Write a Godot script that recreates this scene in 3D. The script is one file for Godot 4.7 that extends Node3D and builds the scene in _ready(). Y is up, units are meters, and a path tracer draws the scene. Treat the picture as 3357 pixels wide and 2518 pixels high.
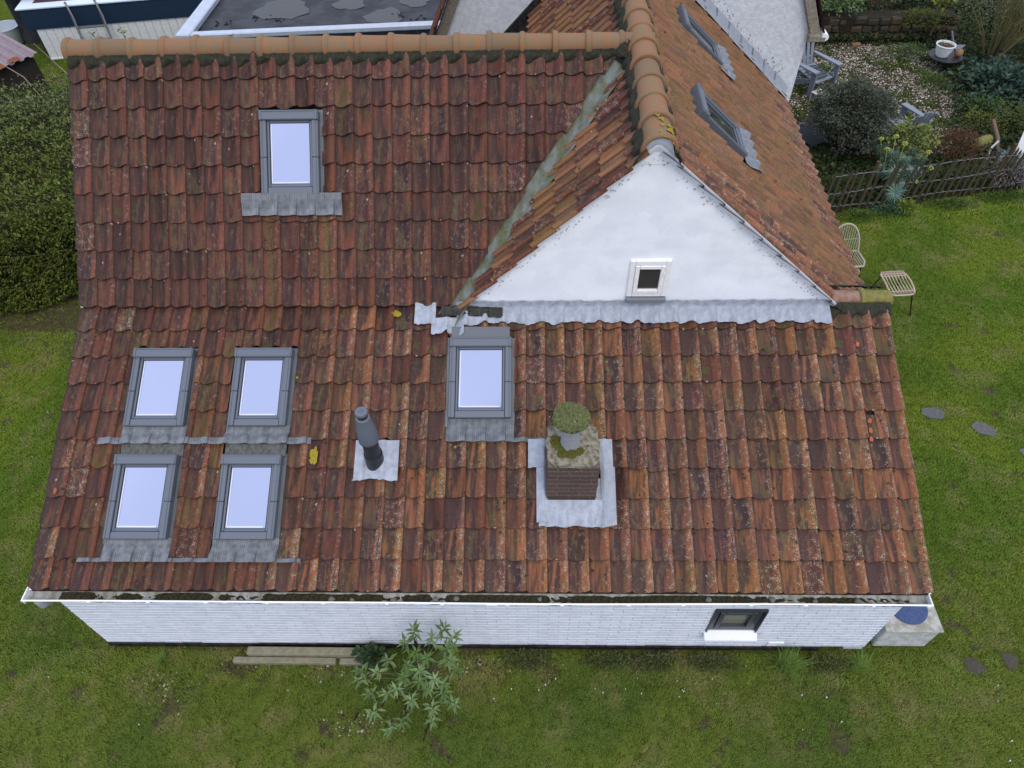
extends Node3D
# A tiled cottage seen from a low flight: front lean-to roof, main roof, gabled wing, lawn and gardens.
# X runs along the front eave (0 at its left end), Y is up, Z points away from the house at the front.

var rng := RandomNumberGenerator.new()
var noise := FastNoiseLite.new()
var fine := FastNoiseLite.new()
var mats := {}
var reliefs := {}
var taken := {}
const EYE := Vector3(4.769, 7.862, 2.852)


class Shape:
	var v := PackedVector3Array()
	var n := PackedVector3Array()
	var uv := PackedVector2Array()

	func tri(a: Vector3, b: Vector3, c: Vector3, na: Vector3, nb: Vector3, nc: Vector3, ua := Vector2.ZERO, ub := Vector2.ZERO, uc := Vector2.ZERO) -> void:
		if (c - a).cross(b - a).dot(na + nb + nc) < 0.0:
			v.append_array([a, c, b]); n.append_array([na, nc, nb]); uv.append_array([ua, uc, ub])
		else:
			v.append_array([a, b, c]); n.append_array([na, nb, nc]); uv.append_array([ua, ub, uc])

	func flat(a: Vector3, b: Vector3, c: Vector3, away: Vector3) -> void:
		var f := (c - a).cross(b - a)
		if f.length_squared() < 1e-16:
			return
		f = f.normalized()
		if f.dot(away) < 0.0:
			f = -f
		tri(a, b, c, f, f, f, Vector2(a.x, a.z), Vector2(b.x, b.z), Vector2(c.x, c.z))

	func quad(a: Vector3, b: Vector3, c: Vector3, d: Vector3, away: Vector3) -> void:
		flat(a, b, c, away)
		flat(a, c, d, away)

	func quad_uv(a: Vector3, b: Vector3, c: Vector3, d: Vector3, nn: Vector3, r := Rect2(0, 0, 1, 1)) -> void:
		var p := r.position
		var e := r.end
		tri(a, b, c, nn, nn, nn, Vector2(p.x, e.y), Vector2(e.x, e.y), Vector2(e.x, p.y))
		tri(a, c, d, nn, nn, nn, Vector2(p.x, e.y), Vector2(e.x, p.y), Vector2(p.x, p.y))

	# a box with chamfered edges
	func box(t: Transform3D, size: Vector3, bevel := 0.0) -> void:
		var h := size * 0.5
		var b: float = min(bevel, min(h.x, min(h.y, h.z)) * 0.9)
		var q := func(s: Vector3, k: int) -> Vector3:
			var p := Vector3(s.x * (h.x - b), s.y * (h.y - b), s.z * (h.z - b))
			p[k] = s[k] * h[k]
			return t * p
		for k in 3:
			var i := (k + 1) % 3
			var j := (k + 2) % 3
			for s in [-1.0, 1.0]:
				var c: Array[Vector3] = []
				for e in [[-1, -1], [1, -1], [1, 1], [-1, 1]]:
					var sg := Vector3.ZERO
					sg[k] = s
					sg[i] = e[0]
					sg[j] = e[1]
					c.append(q.call(sg, k))
				var away := Vector3.ZERO
				away[k] = s
				quad(c[0], c[1], c[2], c[3], t.basis * away)
		if b <= 0.0:
			return
		for k in 3:
			var i := (k + 1) % 3
			var j := (k + 2) % 3
			for si in [-1.0, 1.0]:
				for sj in [-1.0, 1.0]:
					var a := Vector3.ZERO
					a[i] = si
					a[j] = sj
					var lo := a
					var hi := a
					lo[k] = -1.0
					hi[k] = 1.0
					quad(q.call(lo, i), q.call(hi, i), q.call(hi, j), q.call(lo, j), t.basis * a)
		for sx in [-1.0, 1.0]:
			for sy in [-1.0, 1.0]:
				for sz in [-1.0, 1.0]:
					var s := Vector3(sx, sy, sz)
					flat(q.call(s, 0), q.call(s, 1), q.call(s, 2), t.basis * s)

	func at_box(c: Vector3, size: Vector3, bevel := 0.0, turn := 0.0) -> void:
		box(Transform3D(Basis(Vector3.UP, turn), c), size, bevel)

	# a beam from a to b
	func bar(a: Vector3, b: Vector3, w: float, h: float, bevel := 0.0, up := Vector3.UP) -> void:
		var y := (b - a).normalized()
		var x := y.cross(up)
		if x.length() < 0.01:
			x = y.cross(Vector3.RIGHT)
		x = x.normalized()
		box(Transform3D(Basis(x, y, x.cross(y)), (a + b) * 0.5), Vector3(w, a.distance_to(b), h), bevel)

	func tube(pts: Array, radii: Array, sides := 8, closed_ends := true) -> void:
		var rings: Array[PackedVector3Array] = []
		var side := Vector3.ZERO
		for i in pts.size():
			var d: Vector3 = (pts[min(i + 1, pts.size() - 1)] - pts[max(i - 1, 0)]).normalized()
			if side == Vector3.ZERO:
				side = d.cross(Vector3.UP if absf(d.y) < 0.9 else Vector3.RIGHT).normalized()
			side = (side - d * side.dot(d)).normalized()
			var up := d.cross(side)
			var ring := PackedVector3Array()
			for k in sides:
				var a := TAU * k / sides
				ring.append(side * cos(a) + up * sin(a))
			rings.append(ring)
		for i in pts.size() - 1:
			for k in sides:
				var m := (k + 1) % sides
				var a: Vector3 = pts[i] + rings[i][k] * radii[i]
				var b: Vector3 = pts[i] + rings[i][m] * radii[i]
				var c: Vector3 = pts[i + 1] + rings[i + 1][m] * radii[i + 1]
				var d: Vector3 = pts[i + 1] + rings[i + 1][k] * radii[i + 1]
				tri(a, b, c, rings[i][k], rings[i][m], rings[i + 1][m])
				tri(a, c, d, rings[i][k], rings[i + 1][m], rings[i + 1][k])
		if closed_ends:
			for e in [0, pts.size() - 1]:
				var d: Vector3 = (pts[0] - pts[1]) if e == 0 else (pts[e] - pts[e - 1])
				for k in sides:
					flat(pts[e], pts[e] + rings[e][k] * radii[e], pts[e] + rings[e][(k + 1) % sides] * radii[e], d)

	# a profile of (radius, height) turned about an upright axis
	func lathe(at: Vector3, profile: Array, sides := 20, wobble := 0.0, seedling := 0) -> void:
		var ns := []
		for i in profile.size():
			var d: Vector2 = profile[min(i + 1, profile.size() - 1)] - profile[max(i - 1, 0)]
			ns.append(Vector2(d.y, -d.x).normalized())
		for i in profile.size() - 1:
			for k in sides:
				var p: Array[Vector3] = []
				var q: Array[Vector3] = []
				for e in [[i, k], [i, k + 1], [i + 1, k + 1], [i + 1, k]]:
					var a: float = TAU * (e[1] % sides) / sides
					var o := Vector3(cos(a), 0, sin(a))
					var w := 1.0 + wobble * sin(a * 3.0 + seedling) + wobble * 0.7 * sin(a * 7.0 + seedling * 2.0 + e[0])
					p.append(at + o * profile[e[0]].x * w + Vector3.UP * profile[e[0]].y)
					q.append((o * ns[e[0]].x + Vector3.UP * ns[e[0]].y).normalized())
				tri(p[0], p[1], p[2], q[0], q[1], q[2])
				tri(p[0], p[2], p[3], q[0], q[2], q[3])

	# a smooth sheet through f(i, j), facing «away»
	func sheet(nx: int, ny: int, f: Callable, away: Vector3) -> void:
		var p := []
		for j in ny + 1:
			for i in nx + 1:
				p.append(f.call(float(i) / nx, float(j) / ny))
		var w := nx + 1
		var q := []
		for j in ny + 1:
			for i in nx + 1:
				var dx: Vector3 = p[j * w + min(i + 1, nx)] - p[j * w + max(i - 1, 0)]
				var dy: Vector3 = p[min(j + 1, ny) * w + i] - p[max(j - 1, 0) * w + i]
				var m := dx.cross(dy).normalized()
				q.append(m if m.dot(away) >= 0 else -m)
		for j in ny:
			for i in nx:
				var a := j * w + i
				var u := Vector2(float(i) / nx, float(j) / ny)
				var du := Vector2(1.0 / nx, 0)
				var dv := Vector2(0, 1.0 / ny)
				tri(p[a], p[a + 1], p[a + w + 1], q[a], q[a + 1], q[a + w + 1], u, u + du, u + du + dv)
				tri(p[a], p[a + w + 1], p[a + w], q[a], q[a + w + 1], q[a + w], u, u + du + dv, u + dv)

	# a flat outline (x, y of the transform) with thickness along its z
	func slab(t: Transform3D, outline: PackedVector2Array, thick: float) -> void:
		var ids := Geometry2D.triangulate_polygon(outline)
		var z := t.basis.z
		for i in range(0, ids.size(), 3):
			for s in [0.5, -0.5]:
				var c := []
				for k in 3:
					var o := outline[ids[i + k]]
					c.append(t * Vector3(o.x, o.y, thick * s))
				flat(c[0], c[1], c[2], z * s)
		var mid := Vector2.ZERO
		for o in outline:
			mid += o / outline.size()
		for i in outline.size():
			var a := outline[i]
			var b := outline[(i + 1) % outline.size()]
			var e := (b - a).orthogonal()
			if Geometry2D.is_point_in_polygon((a + b) * 0.5 + e.normalized() * 0.0005, outline):
				e = -e
			quad(t * Vector3(a.x, a.y, -thick / 2), t * Vector3(b.x, b.y, -thick / 2), t * Vector3(b.x, b.y, thick / 2), t * Vector3(a.x, a.y, thick / 2), t.basis * Vector3(e.x, e.y, 0))

	func add(o: Shape, t := Transform3D()) -> void:
		for i in o.v.size():
			v.append(t * o.v[i])
			n.append((t.basis * o.n[i]).normalized())
		uv.append_array(o.uv)

	func mesh() -> ArrayMesh:
		var arrays := []
		arrays.resize(Mesh.ARRAY_MAX)
		arrays[Mesh.ARRAY_VERTEX] = v
		arrays[Mesh.ARRAY_NORMAL] = n
		arrays[Mesh.ARRAY_TEX_UV] = uv
		var m := ArrayMesh.new()
		m.add_surface_from_arrays(Mesh.PRIMITIVE_TRIANGLES, arrays)
		return m


# ---------------------------------------------------------------- nodes
func numbered(called: String) -> String:
	if not taken.has(called):
		taken[called] = 0
		return called
	taken[called] += 1
	return "%s_%03d" % [called, taken[called]]


func tag(o: Node3D, label: String, category: String, group := "", kind := "") -> Node3D:
	if label: o.set_meta("label", label)
	if category: o.set_meta("category", category)
	if group: o.set_meta("group", group)
	if kind: o.set_meta("kind", kind)
	return o


func thing(called: String, label: String, category: String, at := Vector3.ZERO, turn := 0.0, group := "") -> Node3D:
	var o := Node3D.new()
	o.name = numbered(called)
	add_child(o)
	o.position = at
	o.rotation.y = turn
	tag(o, label, category, group)
	return o


var part_count := {}
func name_under(parent: Node, called: String) -> String:
	if parent == self:
		return numbered(called)
	var key := [parent.get_instance_id(), called]
	part_count[key] = part_count.get(key, -1) + 1
	return called if part_count[key] == 0 else "%s_%03d" % [called, part_count[key]]


func group_node(called: String, parent: Node3D) -> Node3D:
	var o := Node3D.new()
	o.name = name_under(parent, called)
	parent.add_child(o)
	return o


func put(called: String, m: Mesh, material: Material, parent: Node3D = self, t := Transform3D()) -> MeshInstance3D:
	var o := MeshInstance3D.new()
	o.name = name_under(parent, called)
	o.mesh = m
	o.material_override = material
	o.transform = t
	parent.add_child(o, true)
	return o


func obj(called: String, s: Shape, material: Material, parent: Node3D = self) -> MeshInstance3D:
	return put(called, s.mesh(), material, parent)


func many(called: String, m: Mesh, material: Material, places: Array, colors: Array, parent: Node3D = self) -> MultiMeshInstance3D:
	var mm := MultiMesh.new()
	mm.transform_format = MultiMesh.TRANSFORM_3D
	mm.use_colors = true
	mm.mesh = m
	mm.instance_count = places.size()
	for i in places.size():
		mm.set_instance_transform(i, places[i])
		mm.set_instance_color(i, colors[i])
	var o := MultiMeshInstance3D.new()
	o.name = name_under(parent, called)
	o.multimesh = mm
	o.material_override = material
	parent.add_child(o, true)
	o.set_meta("kind", "stuff")
	return o


# ---------------------------------------------------------------- materials (colours are linear)
func lin(r: float, g: float, b: float) -> Color:
	return Color(r, g, b)


func plain(key: String, c: Color, rough := 0.8, metal := 0.0) -> StandardMaterial3D:
	if mats.has(key):
		return mats[key]
	var m := StandardMaterial3D.new()
	m.resource_name = key
	m.albedo_color = c.linear_to_srgb()
	m.roughness = rough
	m.metallic = metal
	m.metallic_specular = 0.5 if rough < 0.65 else 0.25
	mats[key] = m
	return m


func grey_noise(seedling: int, frequency: float, octaves := 4, size := 256) -> Image:
	var f := FastNoiseLite.new()
	f.seed = seedling
	f.frequency = frequency
	f.fractal_octaves = octaves
	return f.get_seamless_image(size, size)


# a triplanar material that blends two colours by coarse noise and dots a third with fine noise
func rough_mat(key: String, a: Color, b: Color, dots: Color, dot_share: float, per_metre: float, rough := 0.85, bump := 2.0, coarse := 0.02, tiny := 0.16, metal := 0.0) -> StandardMaterial3D:
	if mats.has(key):
		return mats[key]
	var size := 256
	var sd := absi(hash(key)) % 10000
	var n1 := grey_noise(sd, coarse)
	var n2 := grey_noise(sd + 7, tiny, 3)
	var im := Image.create(size, size, false, Image.FORMAT_RGB8)
	var hi := Image.create(size, size, false, Image.FORMAT_L8)
	for y in size:
		for x in size:
			var c := n1.get_pixel(x, y).r
			var f := n2.get_pixel(x, y).r
			var k := smoothstep(0.3, 0.7, c * 0.75 + f * 0.25)
			var col := a.lerp(b, k)
			col = col.lerp(dots, smoothstep(1.0 - dot_share, 1.06 - dot_share, f * 0.72 + c * 0.28) if dot_share > 0.0 else 0.0)
			im.set_pixel(x, y, col.linear_to_srgb())
			hi.set_pixel(x, y, Color(f * 0.7 + c * 0.3, 0, 0))
	var m := StandardMaterial3D.new()
	m.resource_name = key
	m.albedo_texture = ImageTexture.create_from_image(im)
	m.uv1_triplanar = true
	m.uv1_world_triplanar = true
	m.uv1_scale = Vector3.ONE * per_metre
	m.roughness = rough
	m.metallic = metal
	m.metallic_specular = 0.5 if rough < 0.6 else 0.25
	if bump > 0.0:
		var shared := [coarse, tiny, snappedf(bump, 2.0)]
		if not reliefs.has(shared):
			hi.convert(Image.FORMAT_RGBA8)
			hi.bump_map_to_normal_map(maxf(bump, 1.0))
			reliefs[shared] = ImageTexture.create_from_image(hi)
		m.normal_enabled = true
		m.normal_texture = reliefs[shared]
	mats[key] = m
	return m


func leafy(key: String, rough := 0.6) -> StandardMaterial3D:
	if mats.has(key):
		return mats[key]
	var m := StandardMaterial3D.new()
	m.resource_name = key
	m.vertex_color_use_as_albedo = true
	m.roughness = rough
	m.metallic_specular = 0.2
	m.backlight_enabled = true
	m.backlight = Color(0.35, 0.4, 0.2)
	m.cull_mode = BaseMaterial3D.CULL_DISABLED
	mats[key] = m
	return m


func shade(c: Color, spread := 0.25) -> Color:
	var k := 1.0 + rng.randf_range(-spread, spread)
	return Color(clampf(c.r * k * (1.0 + rng.randf_range(-0.12, 0.12)), 0, 1), clampf(c.g * k, 0, 1), clampf(c.b * k * (1.0 + rng.randf_range(-0.15, 0.15)), 0, 1))


# ---------------------------------------------------------------- roof tiles
const TW := 0.1972        # cover width of a tile
const ATLAS_COLS := 12
const ATLAS_ROWS := 9
const CELL := Vector2i(84, 118)
var tile_mats: Array[StandardMaterial3D] = []
var tile_cache := {}
const CREST := [[0.0, 0.02], [0.07, 0.01], [0.17, 0.002], [0.3, 0.0], [0.44, 0.003], [0.56, 0.011], [0.66, 0.024], [0.75, 0.039], [0.84, 0.05], [0.92, 0.052], [0.985, 0.045], [1.035, 0.031]]


# height of the tile surface across its width (x in metres, repeating)
func wave(x: float) -> float:
	var u := fposmod(x / TW, 1.0)
	for i in CREST.size() - 1:
		if u <= CREST[i + 1][0]:
			return lerpf(CREST[i][1], CREST[i + 1][1], (u - CREST[i][0]) / (CREST[i + 1][0] - CREST[i][0]))
	return 0.03


# weathered clay: rows 0-2 brown slope, 3-5 front slope, 6-7 side slope, 8 streaked and crusted tiles
func tile_atlas() -> Image:
	var im := Image.create(CELL.x * ATLAS_COLS, CELL.y * ATLAS_ROWS, false, Image.FORMAT_RGB8)
	var r2 := RandomNumberGenerator.new()
	r2.seed = 77
	noise.seed = 5
	noise.frequency = 1.0
	noise.fractal_octaves = 3
	fine.seed = 9
	fine.frequency = 1.0
	fine.fractal_octaves = 2
	var dots := FastNoiseLite.new()
	dots.noise_type = FastNoiseLite.TYPE_CELLULAR
	dots.cellular_return_type = FastNoiseLite.RETURN_DISTANCE
	dots.frequency = 1.0
	dots.fractal_type = FastNoiseLite.FRACTAL_NONE
	dots.seed = 3
	for row in ATLAS_ROWS:
		for col in ATLAS_COLS:
			var s := row * 31.7 + col * 13.3
			var kind := 0 if row < 3 else 1 if row < 6 else 2 if row < 8 else 3
			var orange := lin(0.15, 0.054, 0.032).lerp(lin(0.108, 0.042, 0.028), r2.randf())
			var dark := lin(0.04, 0.024, 0.024).lerp(lin(0.06, 0.033, 0.028), r2.randf())
			var olive := lin(0.1, 0.074, 0.034)
			var crust := lin(0.33, 0.3, 0.245)
			var dark_share := r2.randf_range(-0.2, 0.3)
			var olive_share := r2.randf_range(-0.15, 0.25)
			var crust_share := r2.randf_range(-0.2, 0.1)
			if kind == 1:
				orange = lin(0.22, 0.088, 0.04).lerp(lin(0.15, 0.058, 0.034), r2.randf())
				dark = lin(0.045, 0.028, 0.028).lerp(lin(0.07, 0.036, 0.028), r2.randf())
				dark_share = r2.randf_range(-0.2, 0.26)
				crust_share = r2.randf_range(-0.06, 0.22)
				olive_share = r2.randf_range(-0.15, 0.3)
			elif kind == 2:
				orange = lin(0.215, 0.098, 0.05).lerp(lin(0.165, 0.085, 0.042), r2.randf())
				dark = lin(0.11, 0.056, 0.036)
				dark_share = r2.randf_range(-0.3, 0.1)
				olive_share = r2.randf_range(-0.05, 0.35)
				crust_share = -0.12
			var green_streak := kind == 3 and col < 4
			if kind == 3 and col >= 4 and col < 8:
				crust_share = 0.3
			var blots := []
			for i in r2.randi_range(0, 3 if kind != 1 else 5):
				var pick := r2.randf()
				var c := lin(0.022, 0.02, 0.014) if pick < 0.5 else crust * 1.1 if pick < 0.7 else lin(0.075, 0.08, 0.018)
				blots.append([r2.randf(), pow(r2.randf(), 0.8), r2.randf_range(0.01, 0.035), c])
			if kind == 3 and col >= 8:
				for i in 3:
					blots.append([r2.randf_range(0.2, 0.8), r2.randf_range(0.1, 0.6), r2.randf_range(0.05, 0.11), lin(0.06, 0.065, 0.018) if col < 10 else lin(0.3, 0.2, 0.02)])
			for j in CELL.y:
				var v := 1.0 - float(j) / CELL.y     # 0 at the tail
				for i in CELL.x:
					var u := float(i) / CELL.x
					var streak := noise.get_noise_2d(u * 2.3 + s, v * 0.5 + s * 0.3)
					var streak2 := noise.get_noise_2d(u * 6.5 + s * 1.7, v * 0.8 - s)
					var mott := fine.get_noise_2d(u * 7.0 - s, v * 10.0 + s)
					var grain := fine.get_noise_2d(u * 36.0 + s, v * 50.0)
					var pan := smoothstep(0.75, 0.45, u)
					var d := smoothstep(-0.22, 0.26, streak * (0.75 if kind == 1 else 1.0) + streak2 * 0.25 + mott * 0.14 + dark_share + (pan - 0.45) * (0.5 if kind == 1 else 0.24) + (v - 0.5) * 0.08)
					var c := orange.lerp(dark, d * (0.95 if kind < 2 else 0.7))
					c = c.lerp(olive, smoothstep(0.05, 0.4, noise.get_noise_2d(u * 3.0 - s * 2.0, v * 1.4 + s) + olive_share - 0.12) * 0.62)
					c = c * (1.0 + grain * 0.3 + mott * 0.2)
					# more orange right edge, dark tail and dark left channel
					c = c.lerp(orange * 1.38, smoothstep(0.88, 0.97, u + streak2 * 0.05 + grain * 0.03) * 0.75)
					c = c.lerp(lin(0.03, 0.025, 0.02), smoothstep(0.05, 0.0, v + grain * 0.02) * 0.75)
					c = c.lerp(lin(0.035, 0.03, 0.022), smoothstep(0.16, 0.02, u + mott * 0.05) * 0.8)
					# pale lichen specks, thicker on the crest
					var patch := noise.get_noise_2d(u * 4.0 + s * 3.0, v * 5.0 - s * 2.0)
					var speck := dots.get_noise_2d(u * 17.0 - s * 9.0, v * 29.0 + s * 7.0) + 1.0
					var speck2 := dots.get_noise_2d(u * 7.0 + s * 5.0, v * 12.0 - s * 3.0) + 1.0
					var here := patch * 0.75 + crust_share + (smoothstep(0.4, 0.85, u) - 0.5) * (0.42 if kind == 1 else 0.1)
					c = c.lerp(crust * (1.0 + grain * 0.3), smoothstep(0.03, -0.05, minf(speck - clampf(0.03 + here * 0.5, 0.0, 0.46), speck2 - clampf(here * 0.3 - 0.02, 0.0, 0.25)) + grain * 0.06) * 0.8)
					if green_streak:
						c = c.lerp(lin(0.115, 0.115, 0.03) * (1.0 + grain * 0.4), smoothstep(0.24, 0.03, absf(u - 0.45 + streak2 * 0.3 + mott * 0.1)) * smoothstep(-0.35, 0.2, mott + streak * 0.5) * 0.7)
					for b in blots:
						var dx: float = (u - b[0]) * 0.7
						var dy: float = v - b[1]
						var r: float = b[2] * (1.0 + mott * 0.9)
						if dx * dx + dy * dy < r * r:
							c = c.lerp(b[3], 0.85)
					im.set_pixel(col * CELL.x + i, row * CELL.y + j, c.linear_to_srgb())
	return im


func tile_rect(row: int, col: int) -> Rect2:
	return Rect2((col + 0.02) / ATLAS_COLS, (row + 0.02) / ATLAS_ROWS, 0.96 / ATLAS_COLS, 0.96 / ATLAS_ROWS)


# one clay pantile: tail at z = 0, head at z = -length, trimmed to the half-planes (a x + b z + c >= 0)
func tile_shape(length: float, r: Rect2, shape_seed: int, cuts: Array) -> Shape:
	var sd := float(shape_seed)
	var lift := 1.0 + 0.14 * sin(sd * 2.3)
	var rounding := 0.034 + 0.012 * sin(sd * 1.1)
	var top := []
	var s := Shape.new()
	for j in 3:
		var line := []
		for i in CREST.size():
			var u: float = CREST[i][0]
			var z := -length * j / 2.0
			if j == 0:
				z -= rounding * pow(maxf(0.0, 1.0 - u / 0.26), 2.0)
				z -= 0.014 * smoothstep(0.86, 1.035, u)
				z += 0.004 * sin(u * 7.0 + sd)
			var y: float = CREST[i][1] * lift + 0.002 * sin(sd + u * 5.0 + j)
			line.append(Vector3(u * TW, y, z))
		top.append(line)
	var at_uv := func(p: Vector3) -> Vector2:
		return Vector2(r.position.x + r.size.x * clampf(p.x / (TW * 1.035), 0, 1), r.end.y - r.size.y * clampf(-p.z / length, 0, 1))
	var nrm := func(i: int) -> Vector3:
		var d: Vector3 = top[1][min(i + 1, CREST.size() - 1)] - top[1][max(i - 1, 0)]
		return Vector3(-d.y, d.x, 0).normalized()
	var raw := []
	for j in 2:
		for i in CREST.size() - 1:
			var p := [top[j][i], top[j][i + 1], top[j + 1][i + 1], top[j + 1][i]]
			var q := [nrm.call(i), nrm.call(i + 1), nrm.call(i + 1), nrm.call(i)]
			raw.append([p[0], p[1], p[2], q[0], q[1], q[2]])
			raw.append([p[0], p[2], p[3], q[0], q[2], q[3]])
	var down := Vector3(0, -0.019, 0)
	for i in CREST.size() - 1:     # tail face
		var f := Vector3(0, 0, 1)
		var a: Vector3 = top[0][i]
		var b: Vector3 = top[0][i + 1]
		raw.append([a, b, b + down, f, f, f])
		raw.append([a, b + down, a + down, f, f, f])
	for j in 2:                     # right edge
		var a: Vector3 = top[j][-1]
		var b: Vector3 = top[j + 1][-1]
		var f := Vector3(1, 0, 0)
		raw.append([a, b, b + down, f, f, f])
		raw.append([a, b + down, a + down, f, f, f])
	for cut in cuts:
		var kept := []
		for t in raw:
			var poly := []
			for k in 3:
				var a: Vector3 = t[k]
				var b: Vector3 = t[(k + 1) % 3]
				var da: float = cut.x * a.x + cut.y * a.z + cut.z
				var db: float = cut.x * b.x + cut.y * b.z + cut.z
				if da >= 0:
					poly.append([a, t[3 + k]])
				if (da >= 0) != (db >= 0):
					var e := da / (da - db)
					var na: Vector3 = t[3 + k]
					poly.append([a.lerp(b, e), na.lerp(t[3 + (k + 1) % 3], e).normalized()])
			for k in range(1, poly.size() - 1):
				kept.append([poly[0][0], poly[k][0], poly[k + 1][0], poly[0][1], poly[k][1], poly[k + 1][1]])
		raw = kept
	for t in raw:
		s.tri(t[0], t[1], t[2], t[3], t[4], t[5], at_uv.call(t[0]), at_uv.call(t[1]), at_uv.call(t[2]))
	return s


# lays tiles over a slope: ex steps along the eave, up climbs the slope, out points away from it
func lay_tiles(roof: Node3D, origin: Vector3, ex: Vector3, up: Vector3, out: Vector3, cols: int, rows: int, gauge: float, pick: Callable, openings: Array, limits: Array, most := 300, start_x := 0.0) -> void:
	var length := gauge + 0.055
	var found := []
	for j in rows:
		for i in cols:
			var x0 := start_x + i * TW
			var v0 := j * gauge
			var skip := false
			var bits := [[]]
			for o in openings:
				var a: Rect2 = o
				if x0 >= a.end.x - 0.004 or x0 + TW <= a.position.x + 0.004 or v0 >= a.end.y - 0.004 or v0 + gauge <= a.position.y + 0.004:
					continue
				var fresh := []
				for bit in bits:
					if a.position.x - x0 > 0.03:
						fresh.append(bit + [Vector3(-1, 0, a.position.x - x0)])
					if x0 + TW - a.end.x > 0.03:
						fresh.append(bit + [Vector3(1, 0, x0 - a.end.x)])
					var side := []
					if a.position.x - x0 > 0.03:
						side = [Vector3(1, 0, x0 - a.position.x)]
					elif x0 + TW - a.end.x > 0.03:
						side = [Vector3(-1, 0, a.end.x - x0)]
					if a.position.y - v0 > 0.03:
						fresh.append(bit + side + [Vector3(0, 1, a.position.y - v0)])
					if v0 + gauge - a.end.y > 0.03:
						fresh.append(bit + side + [Vector3(0, -1, v0 - a.end.y)])
				bits = fresh
			for c in limits:
				var worst := INF
				var best := -INF
				for e in [[0, 0], [TW, 0], [0, gauge], [TW, gauge]]:
					var d: float = c.x * (x0 + e[0]) + c.y * (v0 + e[1]) + c.z
					worst = minf(worst, d)
					best = maxf(best, d)
				if best < 0.035:
					skip = true
				elif worst < 0.05:
					var jag := rng.randf_range(-0.045, 0.03)
					for bit in bits:
						bit.append(Vector3(c.x, -c.y, c.x * x0 + c.y * v0 + c.z + jag))
			if skip:
				continue
			for bit in bits:
				var choice: Array = pick.call(x0, v0, i, j)
				var r := tile_rect(choice[0], choice[1])
				var key := [choice[0], choice[1], gauge]
				var m: ArrayMesh
				if bit.is_empty():
					if not tile_cache.has(key):
						tile_cache[key] = tile_shape(length, r, choice[0] * 12 + choice[1], []).mesh()
					m = tile_cache[key]
				else:
					var s := tile_shape(length, r, choice[0] * 12 + choice[1], bit)
					if s.v.size() < 9:
						continue
					m = s.mesh()
				var tilt := 0.088 + rng.randf_range(-0.012, 0.012)
				var down := (-up * cos(tilt) - out * sin(tilt) * -1.0).normalized()
				var face := (out * cos(tilt) + up * sin(tilt)).normalized()
				down = (-up + out * tan(tilt)).normalized()
				face = (out - down * out.dot(down)).normalized()
				var b := Basis(face.cross(down), face, down).rotated(face, rng.randf_range(-0.009, 0.009))
				var p := origin + ex * (x0 + rng.randf_range(-0.002, 0.002)) + up * (v0 + rng.randf_range(-0.006, 0.006)) + out * (0.027 + rng.randf_range(-0.002, 0.003))
				if rng.randf() < 0.014 and bit.is_empty():     # a slipped tile
					p -= up * rng.randf_range(0.012, 0.03)
					b = b.rotated(face, rng.randf_range(-0.05, 0.05))
				found.append([p.distance_squared_to(EYE), m, Transform3D(b, p), choice[2]])
	found.sort_custom(func(a, b): return a[0] < b[0])
	var rest := {}
	for k in found.size():
		var f: Array = found[k]
		if k < most:
			put("roof_tile", f[1], tile_mats[f[3]], roof, f[2])
		else:
			if not rest.has(f[3]):
				rest[f[3]] = SurfaceTool.new()
				rest[f[3]].begin(Mesh.PRIMITIVE_TRIANGLES)
			rest[f[3]].append_from(f[1], 0, f[2])
	if not rest.is_empty():
		var joined := ArrayMesh.new()
		for k in rest:
			joined = rest[k].commit(joined)
			joined.surface_set_material(joined.get_surface_count() - 1, tile_mats[k])
		var o := MeshInstance3D.new()
		o.name = "roof_tiles"
		o.mesh = joined
		roof.add_child(o)
		o.set_meta("kind", "stuff")


# half-round ridge tile along z (collar at z = 0), crown up
func ridge_tile(length: float, radius: float, squash: float, sd: int) -> Shape:
	var s := Shape.new()
	var zs := [[0.0, 1.1], [0.012, 1.2], [0.035, 1.22], [0.055, 1.13], [0.066, 1.03], [length * 0.55, 0.99], [length + 0.03, 0.96]]
	var k := 12
	var at := func(i: int, j: int) -> Vector3:
		var a := lerpf(-0.12, PI + 0.12, float(i) / k)
		var r: float = radius * zs[j][1] * (1.0 + 0.012 * sin(sd * 3.1 + i + j))
		return Vector3(cos(a) * r, sin(a) * r * squash, zs[j][0])
	for j in zs.size() - 1:
		for i in k:
			var p := [at.call(i, j), at.call(i + 1, j), at.call(i + 1, j + 1), at.call(i, j + 1)]
			var slope: float = (zs[j + 1][1] - zs[j][1]) * radius / (zs[j + 1][0] - zs[j][0])
			var q := []
			for e in [i, i + 1]:
				var a := lerpf(-0.12, PI + 0.12, float(e) / k)
				q.append(Vector3(cos(a), sin(a), -slope).normalized())
			s.tri(p[0], p[1], p[2], q[0], q[1], q[1])
			s.tri(p[0], p[2], p[3], q[0], q[1], q[0])
	for e in [0, zs.size() - 1]:
		var away := Vector3(0, 0, -1 if e == 0 else 1)
		for i in k:
			var p: Vector3 = at.call(i, e)
			var q: Vector3 = at.call(i + 1, e)
			s.quad(p, q, q * Vector3(0.86, 0.84, 1), p * Vector3(0.86, 0.84, 1), away)
	return s


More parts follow.
